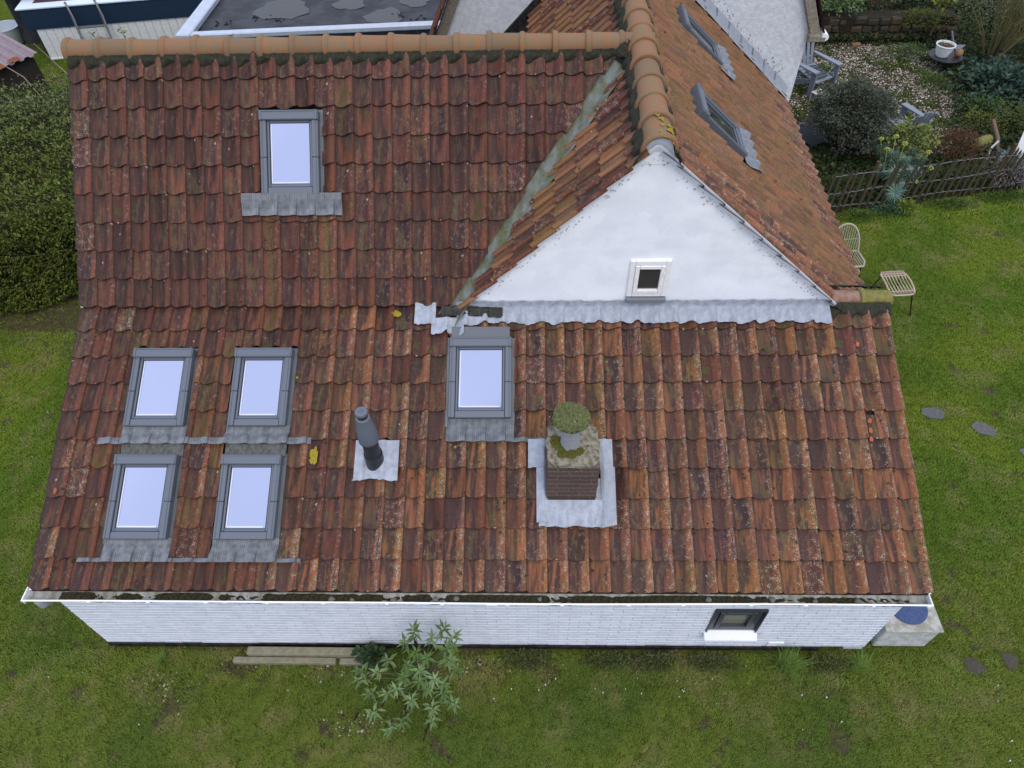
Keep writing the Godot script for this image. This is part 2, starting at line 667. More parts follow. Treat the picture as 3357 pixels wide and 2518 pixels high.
# crumbly bedding of mortar between a ridge and the tiles: a lumpy strip from a to b
func bedding(a: Vector3, b: Vector3, up: Vector3, out: Vector3, width: float, thick: float, sd: float, scallop := true) -> Shape:
	var s := Shape.new()
	var run := (b - a)
	s.sheet(int(run.length() / 0.018), 6, func(i: float, j: float) -> Vector3:
		var x := run.length() * i
		var edge := width * (0.86 + 0.14 * sin(TAU * x / TW + 1.2) * (1.0 if scallop else 0.2) + 0.3 * noise.get_noise_2d(x * 5.0, sd))
		var h := thick * (1.0 - 0.3 * j) + 0.014 * noise.get_noise_2d(x * 14.0, j * 3.0 + sd) - 0.035 * smoothstep(0.75, 1.0, j)
		return a + run * i - up * edge * j + out * h, out)
	return s


# ---------------------------------------------------------------- the house
const LEAN_UP := Vector3(0, 0.4064, -0.9137)
const LEAN_OUT := Vector3(0, 0.9137, 0.4064)
const LEAN_AT := Vector3(0, 1.536, 0.0)
const LEAN_G := 0.2911
const MAIN_UP := Vector3(0, 0.7015, -0.7127)
const MAIN_OUT := Vector3(0, 0.7127, 0.7015)
const MAIN_AT := Vector3(0, 2.742, -2.625)
const MAIN_G := 0.2925
const SIDE_UP := Vector3(-0.747, 0.6648, 0)
const SIDE_OUT := Vector3(0.6648, 0.747, 0)
const SIDE_AT := Vector3(8.73, 2.035, -2.53)
const SIDE_G := 0.2945
const INNER_UP := Vector3(0.6966, 0.7175, 0)
const INNER_OUT := Vector3(-0.7175, 0.6966, 0)
const INNER_AT := Vector3(4.19, 2.695, -8.45)
const INNER_G := 0.292
const WING_RIDGE := Vector3(5.87, 4.6, -2.47)
var house: Node3D


func on_lean(x: float, v: float, lift := 0.0) -> Vector3:
	return LEAN_AT + Vector3(x, 0, 0) + LEAN_UP * v + LEAN_OUT * lift


# height of the laid tiles above the slope
func tile_top(x: float, v: float, gauge: float) -> float:
	return 0.028 + wave(x) + 0.025 * (1.0 - fposmod(v / gauge, 1.0))


# a sheet of lead or pleated metal dressed over the tiles, in a slope's own x and v
func draped(at: Vector3, ex: Vector3, up: Vector3, out: Vector3, gauge: float, x0: float, x1: float, v0: float, v1: float, lift: float, pleat := 0.0, ragged := 0.0, flat_at_top := -1.0) -> Shape:
	var s := Shape.new()
	var nx := int((x1 - x0) / (0.0045 if pleat > 0.0 else 0.014))
	s.sheet(nx, 7, func(i: float, j: float) -> Vector3:
		var x := lerpf(x0, x1, i)
		var low := v0 + ragged * (noise.get_noise_2d(x * 3.0, 4.0) * 1.3 + noise.get_noise_2d(x * 11.0, 9.0) * 0.6)
		var v := lerpf(low, v1, j)
		var h := (0.028 + wave(x) * 0.92 if pleat > 0.0 else 0.046 + wave(x) * 0.6) + 0.022 * (1.0 - j * 0.6)
		if flat_at_top >= 0.0:
			h = lerpf(h, flat_at_top, smoothstep(0.15, 0.75, j))
		h += lift + pleat * sin(TAU * x / 0.0195) + (0.006 * noise.get_noise_2d(x * 6.0, v * 7.0) if pleat == 0.0 else 0.0)
		return at + ex * x + up * v + out * h, out)
	return s


func frame_ring(s: Shape, w: float, h: float, bar_w: float, y0: float, y1: float, bevel := 0.004) -> void:
	# a ring in x (across) and z (0 at the bottom, -h at the top), from height y0 to y1
	var y := (y0 + y1) * 0.5
	var t := y1 - y0
	s.at_box(Vector3(-w / 2 + bar_w / 2, y, -h / 2), Vector3(bar_w, t, h), bevel)
	s.at_box(Vector3(w / 2 - bar_w / 2, y, -h / 2), Vector3(bar_w, t, h), bevel)
	s.at_box(Vector3(0, y, -bar_w / 2), Vector3(w - 2 * bar_w - 0.004, t, bar_w), bevel)
	s.at_box(Vector3(0, y, -h + bar_w / 2), Vector3(w - 2 * bar_w - 0.004, t, bar_w), bevel)


func roof_window(at: Vector3, ex: Vector3, up: Vector3, out: Vector3, w: float, h: float, label: String, tinted := true) -> Node3D:
	var g := group_node("roof_window", house)
	g.transform = Transform3D(Basis(ex, out, -up), at)
	if label:
		g.set_meta("label", label)
	var metal := plain("window cladding", lin(0.1, 0.114, 0.138), 0.42, 0.15)
	var s := Shape.new()
	s.at_box(Vector3(0, 0.012, -h / 2 + 0.01), Vector3(w + 0.07, 0.012, h + 0.07), 0.003)
	obj("tray_flashing", s, plain("tray", lin(0.1, 0.11, 0.125), 0.5, 0.2), g)
	var b := 0.064 if tinted else 0.055
	for side in [-1, 1]:
		s = Shape.new()
		var joint := h * 0.44
		s.at_box(Vector3(side * (w / 2 - b / 2), 0.054, -joint / 2), Vector3(b, 0.084, joint - 0.003), 0.005)
		s.at_box(Vector3(side * (w / 2 - b / 2), 0.054, -joint - (h - joint) / 2), Vector3(b, 0.084, h - joint - 0.003), 0.005)
		s.at_box(Vector3(side * (w / 2 - b * 0.35), 0.099, -h / 2), Vector3(0.006, 0.006, h - 0.01), 0.002)
		obj("side_cladding", s, metal, g)
	s = Shape.new()
	s.at_box(Vector3(0, 0.05, -0.036), Vector3(w - 2 * b - 0.004, 0.078, 0.072), 0.006)
	obj("bottom_cladding", s, metal, g)
	s = Shape.new()
	s.at_box(Vector3(0, 0.064, -h + 0.05), Vector3(w + 0.012, 0.105, 0.1), 0.008)
	s.at_box(Vector3(0, 0.115, -h + 0.012), Vector3(w - 0.05, 0.016, 0.016), 0.004)
	s.at_box(Vector3(-w / 2 + 0.014, 0.118, -h + 0.052), Vector3(0.022, 0.012, 0.1), 0.003)
	s.at_box(Vector3(w / 2 - 0.014, 0.118, -h + 0.052), Vector3(0.022, 0.012, 0.1), 0.003)
	obj("hood", s, metal, g)
	var iw := w - 2 * b - 0.006
	var ih := h - 0.072 - 0.1
	s = Shape.new()
	frame_ring(s, iw, ih, 0.023, 0.02, 0.074, 0.004)
	var sash := obj("sash", s, metal, g)
	sash.position.z = -0.075
	s = Shape.new()
	frame_ring(s, iw - 0.05, ih - 0.05, 0.006, 0.03, 0.066, 0.001)
	var gasket := obj("gasket", s, plain("gasket", lin(0.03, 0.03, 0.034), 0.7), g)
	gasket.position.z = -0.104
	s = Shape.new()
	s.at_box(Vector3(0, 0.055, -ih / 2), Vector3(iw - 0.052, 0.012, ih - 0.052))
	var pane := obj("pane", s, plain("coated glass", lin(0.41, 0.435, 0.56), 0.035, 0.92) if tinted else plain("plain glass", lin(0.03, 0.036, 0.034), 0.03), g)
	pane.position.z = -0.075
	if tinted:  # pale strips standing in for blind edge and frame reflection in the glass
		s = Shape.new()
		s.at_box(Vector3(-iw / 2 + 0.042, 0.0635, -ih / 2), Vector3(0.012, 0.003, ih - 0.08))
		s.at_box(Vector3(0, 0.0635, -0.045), Vector3(iw - 0.1, 0.003, 0.016))
		var lip := obj("reflection_strip", s, plain("pale reflection", lin(0.5, 0.52, 0.6), 0.4), g)
		lip.position.z = -0.075
	return g


func house_walls() -> void:
	var plaster := rough_mat("white plaster", lin(0.82, 0.835, 0.87), lin(0.76, 0.775, 0.81), lin(0.55, 0.56, 0.56), 0.03, 0.7, 0.85, 0.0, 0.012, 0.09)
	var paint := rough_mat("white masonry paint", lin(0.6, 0.63, 0.69), lin(0.54, 0.57, 0.63), lin(0.42, 0.44, 0.46), 0.03, 0.8, 0.75, 0.0)
	# front wall of painted bricks
	var fw := group_node("front_wall", house)
	var s := Shape.new()
	for e in [[0.08, 6.61, 0.06, 1.5], [7.13, 8.4, 0.06, 1.5], [6.61, 7.13, 0.06, 0.5], [6.61, 7.13, 1.035, 1.5]]:
		s.at_box(Vector3((e[0] + e[1]) / 2, (e[2] + e[3]) / 2, -0.165), Vector3(e[1] - e[0], e[3] - e[2], 0.2))
	obj("mortar", s, paint, fw)
	s = Shape.new()
	var course := 0.066
	var win := Rect2(6.61, 0.5, 0.52, 0.54)
	for k in 22:
		var y := 0.085 + k * course + 0.028
		var x := 0.08 - (0.11 if k % 2 else 0.0)
		while x < 8.4:
			var a := maxf(x, 0.08)
			var b := minf(x + 0.2112, 8.4)
			x += 0.2125
			if b - a < 0.03:
				continue
			if y > win.position.y and y < win.end.y:
				if a > win.position.x - 0.03 and b < win.end.x + 0.03:
					continue
				if a < win.position.x and b > win.position.x: b = win.position.x
				elif a < win.end.x and b > win.end.x: a = win.end.x
			var d := 0.009 + rng.randf_range(-0.0015, 0.002)
			s.box(Transform3D(Basis.from_euler(Vector3(rng.randf_range(-0.07, 0.07), 0, rng.randf_range(-0.006, 0.006))), Vector3((a + b) / 2, y, -0.065 + d / 2)), Vector3(b - a, 0.057 + rng.randf_range(-0.002, 0.003), d + 0.01), 0.004)
	obj("bricks", s, paint, fw).set_meta("kind", "stuff")
	s = Shape.new()
	s.at_box(Vector3(4.0, 0.04, -0.05), Vector3(7.85, 0.085, 0.03), 0.006)
	obj("tarred_plinth", s, rough_mat("tar", lin(0.012, 0.012, 0.014), lin(0.03, 0.026, 0.024), lin(0.1, 0.06, 0.045), 0.1, 2.0, 0.6), fw)
	s = Shape.new()
	s.at_box(Vector3(7.42, 0.175, -0.05), Vector3(0.17, 0.09, 0.03), 0.004)
	obj("vent_plate", s, plain("vent white", lin(0.75, 0.76, 0.78), 0.5), fw)
	# side walls, back wall
	var side := PackedVector2Array([Vector2(-0.06, 0), Vector2(-0.06, 1.5), Vector2(-2.64, 2.66), Vector2(-4.53, 4.5), Vector2(-6.5, 2.56), Vector2(-6.5, 0)])
	s = Shape.new()
	s.slab(Transform3D(Basis(Vector3(0, 0, 1), Vector3(0, 1, 0), Vector3(-1, 0, 0)), Vector3(0.18, 0, 0)), side, 0.2)
	obj("end_wall", s, paint, house)
	s = Shape.new()
	s.slab(Transform3D(Basis(Vector3(0, 0, 1), Vector3(0, 1, 0), Vector3(-1, 0, 0)), Vector3(8.3, 0, 0)), PackedVector2Array([Vector2(-0.06, 0), Vector2(-0.06, 1.5), Vector2(-2.64, 2.66), Vector2(-2.64, 0)]), 0.2)
	obj("end_wall", s, paint, house)
	s = Shape.new()
	s.at_box(Vector3(8.45, 1.0, -5.5), Vector3(0.2, 2.0, 5.7))
	obj("wing_side_wall", s, paint, house)
	s = Shape.new()
	s.at_box(Vector3(2.5, 1.28, -6.5), Vector3(4.6, 2.56, 0.2))
	obj("back_wall", s, paint, house)
	# plastered gable
	s = Shape.new()
	var g := Transform3D(Basis(), Vector3(0, 0, -2.72))
	var tri := PackedVector2Array([Vector2(3.98, 2.3), Vector2(3.98, 2.68)])
	for i in 13:
		var x := lerpf(4.08, 5.74, i / 12.0)
		tri.append(Vector2(x, 4.585 - 1.03 * (5.87 - x) + 0.012 * noise.get_noise_2d(x * 6.0, 1.0)))
	for i in 9:
		var a := lerpf(PI * 0.9, PI * 0.1, i / 8.0)
		tri.append(Vector2(5.87 + cos(a) * 0.125, 4.57 + sin(a) * 0.13))
	for i in 15:
		var x := lerpf(6.01, 8.3, i / 14.0)
		tri.append(Vector2(x, 4.555 - 0.89 * (x - 5.87) + 0.012 * noise.get_noise_2d(x * 6.0, 8.0)))
	tri.append(Vector2(8.3, 2.3))
	s.slab(g, tri, 0.24)
	obj("gable_wall", s, plaster, house)
	# trowelled face of the gable: a skin with real unevenness
	s = Shape.new()
	s.sheet(90, 46, func(i: float, j: float) -> Vector3:
		var top_x := lerpf(4.1, 7.92, i)
		var top_y := minf(4.664 - 1.03 * (5.87 - top_x), 4.645 - 0.89 * (top_x - 5.87))
		var y := lerpf(2.66, maxf(top_y, 2.67), sqrt(j))
		return Vector3(top_x, y, -2.588 + 0.035 * smoothstep(top_y - 0.12, top_y, y) + 0.005 * noise.get_noise_2d(top_x * 0.9, y * 2.2) + 0.001 * noise.get_noise_2d(top_x * 5.0 + 9.0, y * 9.0)), Vector3(0, 0, 1))
	s.slab(Transform3D(Basis(), Vector3(5.875, 4.55, -2.635)), PackedVector2Array([Vector2(-0.16, -0.12), Vector2(-0.13, 0.0), Vector2(-0.115, 0.055), Vector2(-0.085, 0.1), Vector2(-0.045, 0.128), Vector2(0, 0.138), Vector2(0.045, 0.128), Vector2(0.085, 0.1), Vector2(0.115, 0.055), Vector2(0.13, 0.0), Vector2(0.16, -0.12)]), 0.1)
	obj("trowelled_render", s, plaster, house)
	# grime and moss along the rakes and foot of the gable
	s = Shape.new()
	for k in 200:
		var x := rng.randf_range(4.12, 7.8)
		var top_y := minf(4.57 - 1.03 * (5.87 - x), 4.56 - 0.89 * (x - 5.87))
		var y := top_y - absf(rng.randfn(0.0, 0.05))
		if k % 5 == 0 and x < 5.2:
			y = 2.76 + absf(rng.randfn(0.0, 0.03))
		if y < 2.7:
			continue
		var fz := -2.583 + 0.035 * smoothstep(top_y - 0.08, top_y + 0.04, y)
		var r := rng.randf_range(0.003, 0.009)
		s.box(Transform3D(Basis.from_euler(Vector3(0, 0, rng.randf() * TAU)), Vector3(x, y, fz)), Vector3(r * 2.0, r, 0.008), 0.003)
	obj("grime", s, plain("grime", lin(0.26, 0.26, 0.22), 0.95), house).set_meta("kind", "stuff")
	# roof boarding below the tiles
	var boards := plain("roof boarding", lin(0.022, 0.018, 0.015), 0.95)
	s = Shape.new()
	s.quad(on_lean(0.02, -0.01, -0.012), on_lean(8.46, -0.01, -0.012), on_lean(8.46, 2.9, -0.012), on_lean(0.02, 2.9, -0.012), LEAN_OUT)
	var m0 := MAIN_AT - MAIN_OUT * 0.012
	s.quad(m0 + Vector3(0.02, 0, 0), m0 + Vector3(4.1, 0, 0), m0 + Vector3(5.97, 0, 0) + MAIN_UP * 2.62, m0 + Vector3(0.02, 0, 0) + MAIN_UP * 2.62, MAIN_OUT)
	var back := Vector3(0, 4.55, -4.53)
	s.quad(back + Vector3(0.02, 0, 0), back + Vector3(6, 0, 0), Vector3(6, 2.5, -6.6), Vector3(0.02, 2.5, -6.6), Vector3(0, 1, -1))
	var r0 := SIDE_AT - SIDE_OUT * 0.012
	var ex := Vector3(0.03, 0, -1)
	s.quad(r0 + ex * 0.09, r0 + ex * 5.95, r0 + ex * 5.95 + SIDE_UP * 3.83, r0 + ex * 0.09 + SIDE_UP * 3.83, SIDE_OUT)
	var l0 := INNER_AT - INNER_OUT * 0.012
	var ei := Vector3(-0.03, 0, 1)
	s.quad(l0, l0 + ei * 5.86, l0 + ei * 5.86 + INNER_UP * 2.63, l0 + INNER_UP * 2.63, INNER_OUT)
	obj("roof_boarding", s, boards, house)
	# barge boards
	var white := plain("white board", lin(0.7, 0.71, 0.73), 0.5)
	s = Shape.new()
	for x in [0.012, 8.475]:
		s.bar(on_lean(x, 0.0, -0.03), on_lean(x, 2.88, -0.03), 0.022, 0.07, 0.004, LEAN_OUT)
	var b0 := MAIN_AT + Vector3(0.012, 0, 0) - MAIN_OUT * 0.03
	s.bar(b0, b0 + MAIN_UP * 2.6, 0.022, 0.07, 0.004, MAIN_OUT)
	s.at_box(Vector3(4.24, 1.45, -0.035), Vector3(8.4, 0.14, 0.02), 0.003)
	s.at_box(Vector3(8.62, 1.98, -5.4), Vector3(0.02, 0.12, 5.9), 0.003, -0.03)
	obj("barge_board", s, white, house)
	# gutter of the wing, a pale line past the tile ends
	s = Shape.new()
	s.tube([Vector3(8.735, 1.965, -2.75), Vector3(8.905, 1.965, -8.3)], [0.045, 0.045], 8)
	obj("wing_gutter", s, plain("white plastic", lin(0.78, 0.79, 0.8), 0.4), house)


func house_openings() -> void:
	var white := rough_mat("white window paint", lin(0.8, 0.78, 0.77), lin(0.74, 0.72, 0.71), lin(0.5, 0.48, 0.46), 0.02, 5.0, 0.5, 0.0)
	var g := group_node("gable_window", house)
	g.position = Vector3(5.965, 2.92, -2.58)
	var s := Shape.new()
	var ring := func(w: float, h: float, bw: float, z0: float, z1: float, y0: float) -> Shape:
		var r := Shape.new()
		var zc := (z0 + z1) / 2
		var d := z1 - z0
		r.at_box(Vector3(-w / 2 + bw / 2, y0 + h / 2, zc), Vector3(bw, h, d), 0.005)
		r.at_box(Vector3(w / 2 - bw / 2, y0 + h / 2, zc), Vector3(bw, h, d), 0.005)
		r.at_box(Vector3(0, y0 + bw / 2, zc), Vector3(w - 2 * bw - 0.003, bw, d), 0.005)
		r.at_box(Vector3(0, y0 + h - bw / 2, zc), Vector3(w - 2 * bw - 0.003, bw, d), 0.005)
		return r
	obj("frame", ring.call(0.40, 0.46, 0.052, -0.02, 0.022, 0.0), white, g)
	obj("casement", ring.call(0.292, 0.352, 0.042, -0.02, 0.034, 0.054), white, g)
	s = Shape.new()
	s.at_box(Vector3(0, 0.23, 0.004), Vector3(0.21, 0.27, 0.006))
	obj("pane", s, plain("dark pane", lin(0.035, 0.038, 0.036), 0.06), g)
	s = Shape.new()
	s.at_box(Vector3(0.1335, 0.31, 0.036), Vector3(0.01, 0.05, 0.014), 0.003)
	obj("hinge", s, plain("white plastic", lin(0.78, 0.79, 0.8), 0.4), g)
	s = Shape.new()
	s.at_box(Vector3(0.1335, 0.15, 0.036), Vector3(0.01, 0.05, 0.014), 0.003)
	obj("hinge", s, plain("white plastic", lin(0.78, 0.79, 0.8), 0.4), g)
	s = Shape.new()
	s.bar(Vector3(-0.2, -0.035, 0.028), Vector3(0.2, -0.035, 0.028), 0.06, 0.055, 0.005)
	obj("sill", s, plain("slate sill", lin(0.16, 0.17, 0.19), 0.6), g)
	# small window of the front wall
	g = group_node("front_window", house)
	g.position = Vector3(6.87, 0.5, -0.065)
	var dark := plain("anthracite frame", lin(0.032, 0.037, 0.046), 0.35)
	s = Shape.new()
	for side in [-1, 1]:
		s.at_box(Vector3(side * 0.255, 0.27, -0.02), Vector3(0.012, 0.54, 0.1))
	s.at_box(Vector3(0, 0.534, -0.02), Vector3(0.5, 0.012, 0.1))
	obj("reveal", s, dark, g)
	obj("frame", ring.call(0.5, 0.525, 0.062, -0.07, 0.0, 0.0), dark, g)
	obj("casement", ring.call(0.37, 0.395, 0.05, -0.07, 0.014, 0.065), dark, g)
	s = Shape.new()
	s.at_box(Vector3(0, 0.262, -0.03), Vector3(0.28, 0.3, 0.006))
	obj("pane", s, plain("window glass", lin(0.12, 0.125, 0.095), 0.25, 0.0), g)
	s = Shape.new()
	s.box(Transform3D(Basis.from_euler(Vector3(0.45, 0, 0)), Vector3(0, -0.04, 0.04)), Vector3(0.55, 0.045, 0.11), 0.008)
	obj("sill", s, rough_mat("white plaster", Color(), Color(), Color(), 0, 1), g)


func house_roofs() -> void:
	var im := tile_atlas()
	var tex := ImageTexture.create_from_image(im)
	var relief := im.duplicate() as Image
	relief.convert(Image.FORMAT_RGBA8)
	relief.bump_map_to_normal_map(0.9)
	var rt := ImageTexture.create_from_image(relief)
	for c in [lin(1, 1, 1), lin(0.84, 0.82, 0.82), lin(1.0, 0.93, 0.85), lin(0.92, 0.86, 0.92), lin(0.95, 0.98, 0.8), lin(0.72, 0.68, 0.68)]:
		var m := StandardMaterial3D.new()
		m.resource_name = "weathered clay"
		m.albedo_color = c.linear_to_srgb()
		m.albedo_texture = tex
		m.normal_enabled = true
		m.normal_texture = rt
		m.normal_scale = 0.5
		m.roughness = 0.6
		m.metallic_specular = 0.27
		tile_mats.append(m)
	# front lean-to
	var roof := group_node("lean_to_roof", house)
	var open := [Rect2(0.668, 0.291, 0.672, 2.14), Rect2(1.722, 0.291, 0.65, 2.14), Rect2(3.93, 1.455, 0.69, 1.1),
		Rect2(3.07, 1.08, 0.4, 0.35), Rect2(4.92, 0.8, 0.5, 0.46), Rect2(8.12, 1.705, 0.08, 0.036)]
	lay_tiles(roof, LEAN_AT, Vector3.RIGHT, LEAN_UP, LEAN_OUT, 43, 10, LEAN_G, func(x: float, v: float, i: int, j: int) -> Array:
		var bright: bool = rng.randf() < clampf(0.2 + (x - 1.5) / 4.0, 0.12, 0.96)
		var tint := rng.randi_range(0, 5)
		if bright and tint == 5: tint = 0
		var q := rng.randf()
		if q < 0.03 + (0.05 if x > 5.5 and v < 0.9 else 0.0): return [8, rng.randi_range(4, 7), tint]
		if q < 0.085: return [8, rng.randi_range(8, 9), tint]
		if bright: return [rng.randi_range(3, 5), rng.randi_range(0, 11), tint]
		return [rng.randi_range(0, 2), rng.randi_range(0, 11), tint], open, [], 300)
	# main slope
	roof = group_node("main_roof", house)
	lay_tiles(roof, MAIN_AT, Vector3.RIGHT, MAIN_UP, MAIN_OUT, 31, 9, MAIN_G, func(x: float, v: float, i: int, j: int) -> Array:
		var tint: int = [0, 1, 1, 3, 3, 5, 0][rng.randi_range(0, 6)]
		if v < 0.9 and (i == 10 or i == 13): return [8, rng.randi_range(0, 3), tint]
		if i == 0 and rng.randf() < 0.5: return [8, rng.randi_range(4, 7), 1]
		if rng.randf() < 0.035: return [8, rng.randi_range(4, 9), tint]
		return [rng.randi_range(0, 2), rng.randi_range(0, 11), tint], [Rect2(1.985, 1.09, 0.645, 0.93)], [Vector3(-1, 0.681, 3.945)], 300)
	# the wing's outer slope
	roof = group_node("wing_roof", house)
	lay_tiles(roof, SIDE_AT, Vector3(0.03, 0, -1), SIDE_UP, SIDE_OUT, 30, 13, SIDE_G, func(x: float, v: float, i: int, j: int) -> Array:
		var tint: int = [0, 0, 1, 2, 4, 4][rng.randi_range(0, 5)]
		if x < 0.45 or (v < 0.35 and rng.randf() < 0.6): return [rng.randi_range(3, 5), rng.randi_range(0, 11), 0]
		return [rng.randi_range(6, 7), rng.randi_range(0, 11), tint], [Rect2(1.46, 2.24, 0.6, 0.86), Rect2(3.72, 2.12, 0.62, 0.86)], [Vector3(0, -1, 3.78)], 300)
	# the wing's inner slope, before and behind the main ridge
	roof = group_node("wing_roof", house)
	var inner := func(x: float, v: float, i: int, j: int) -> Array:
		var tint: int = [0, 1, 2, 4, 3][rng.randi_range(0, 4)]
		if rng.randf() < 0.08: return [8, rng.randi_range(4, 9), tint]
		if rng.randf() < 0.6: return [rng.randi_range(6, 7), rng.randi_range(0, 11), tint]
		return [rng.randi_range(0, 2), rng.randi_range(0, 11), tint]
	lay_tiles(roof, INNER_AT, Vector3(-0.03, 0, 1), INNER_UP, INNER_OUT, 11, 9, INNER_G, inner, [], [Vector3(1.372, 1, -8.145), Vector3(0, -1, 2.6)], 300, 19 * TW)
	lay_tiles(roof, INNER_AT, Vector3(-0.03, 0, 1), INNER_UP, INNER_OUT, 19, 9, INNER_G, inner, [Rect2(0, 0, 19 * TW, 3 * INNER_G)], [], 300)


func clay_mat(key: String, a: Color, b: Color) -> StandardMaterial3D:
	return rough_mat(key, a, b, lin(0.3, 0.28, 0.22), 0.1, 2.3, 0.75, 1.2, 0.02, 0.2)


func house_ridges() -> void:
	var sandy := [clay_mat("sandy clay", lin(0.24, 0.115, 0.052), lin(0.165, 0.128, 0.08)), clay_mat("dull sandy clay", lin(0.2, 0.105, 0.052), lin(0.145, 0.118, 0.078)), clay_mat("rosy clay", lin(0.25, 0.11, 0.055), lin(0.18, 0.13, 0.08))]
	var mortar := rough_mat("mossy mortar", lin(0.024, 0.023, 0.019), lin(0.042, 0.042, 0.026), lin(0.25, 0.24, 0.22), 0.17, 3.0, 0.95, 5.0, 0.03, 0.2)
	# main ridge: seventeen tiles with their collars to the left
	var g := group_node("main_ridge", house)
	for i in 18:
		var x := -0.03 + i * 0.3365
		if x > 5.72:
			break
		var p := Vector3(x, 4.59 + 0.006 * sin(i * 2.1), -4.545 + 0.008 * sin(i * 1.3))
		put("ridge_tile", ridge_tile(0.335, 0.118, 0.92, i).mesh(), sandy[[0, 1, 0, 2, 0, 1][i % 6]], g, Transform3D(Basis(Vector3(0, 0, -1), Vector3.UP, Vector3.RIGHT).rotated(Vector3.UP, 0.012 * sin(i * 1.9)), p))
	var top := MAIN_AT + MAIN_UP * 2.62
	obj("bedding", bedding(top - MAIN_UP * 0.04, top - MAIN_UP * 0.04 + Vector3(5.75, 0, 0), MAIN_UP, MAIN_OUT, 0.12, 0.066, 3.0), mortar, g)
	obj("bedding", bedding(Vector3(-0.02, 4.57, -4.6), Vector3(5.8, 4.57, -4.6), Vector3(0, 0.7, 0.7), Vector3(0, 0.7, -0.7), 0.12, 0.05, 13.0), mortar, g)
	# wing ridge
	g = group_node("wing_ridge", house)
	for i in 17:
		var z := -2.505 - i * 0.365
		if z < -8.3:
			break
		var p := Vector3(5.87 + 0.03 * (-2.47 - z), 4.6 + 0.008 * sin(i * 1.7), z)
		put("ridge_tile", ridge_tile(0.365, 0.132, 0.95, i + 30).mesh(), sandy[[0, 2, 0, 1, 2][i % 5]], g, Transform3D(Basis(Vector3(-1, 0, 0), Vector3.UP, Vector3(0.03, 0, -1).normalized()), p))
	obj("bedding", bedding(WING_RIDGE + Vector3(-0.07, -0.03, 0), WING_RIDGE + Vector3(0.1, -0.03, -5.9), INNER_UP, INNER_OUT, 0.17, 0.075, 23.0), mortar, g)
	obj("bedding", bedding(WING_RIDGE + Vector3(0.08, -0.03, 0), WING_RIDGE + Vector3(0.25, -0.03, -5.9), SIDE_UP, SIDE_OUT, 0.12, 0.07, 33.0), mortar, g)
	# mortar cone where the ridges meet
	var s := Shape.new()
	s.sheet(16, 16, func(i: float, j: float) -> Vector3:
		var r := 0.03 + 0.11 * j
		return Vector3(5.76 + cos(i * TAU) * r * 0.8, 4.66 - 0.1 * j * j + 0.03 * noise.get_noise_2d(i * 9.0, j * 7.0), -4.44 + sin(i * TAU) * r), Vector3.UP)
	obj("bedding", s, mortar, g)
	# cap of two ridge tiles at the lean-to's top right corner
	g = group_node("corner_ridge", house)
	var caps := [clay_mat("crusted clay", lin(0.24, 0.17, 0.13), lin(0.21, 0.1, 0.065)), clay_mat("yellow lichened clay", lin(0.2, 0.18, 0.04), lin(0.13, 0.12, 0.05))]
	for i in 2:
		put("ridge_tile", ridge_tile(0.3, 0.1, 0.7, 60 + i).mesh(), caps[i], g, Transform3D(Basis(Vector3(0, 0, -1), Vector3.UP, Vector3.RIGHT), Vector3(7.9 + i * 0.31, 2.74, -2.72)))
	obj("bedding", bedding(Vector3(7.86, 2.73, -2.63), Vector3(8.5, 2.73, -2.63), LEAN_UP, LEAN_OUT, 0.17, 0.055, 43.0), mortar, g)
	obj("bedding", bedding(Vector3(7.84, 2.78, -2.8), Vector3(8.5, 2.76, -2.8), Vector3(0, 0.3, 0.9), Vector3(0, 0.9, -0.3), 0.1, 0.05, 53.0), mortar, g)


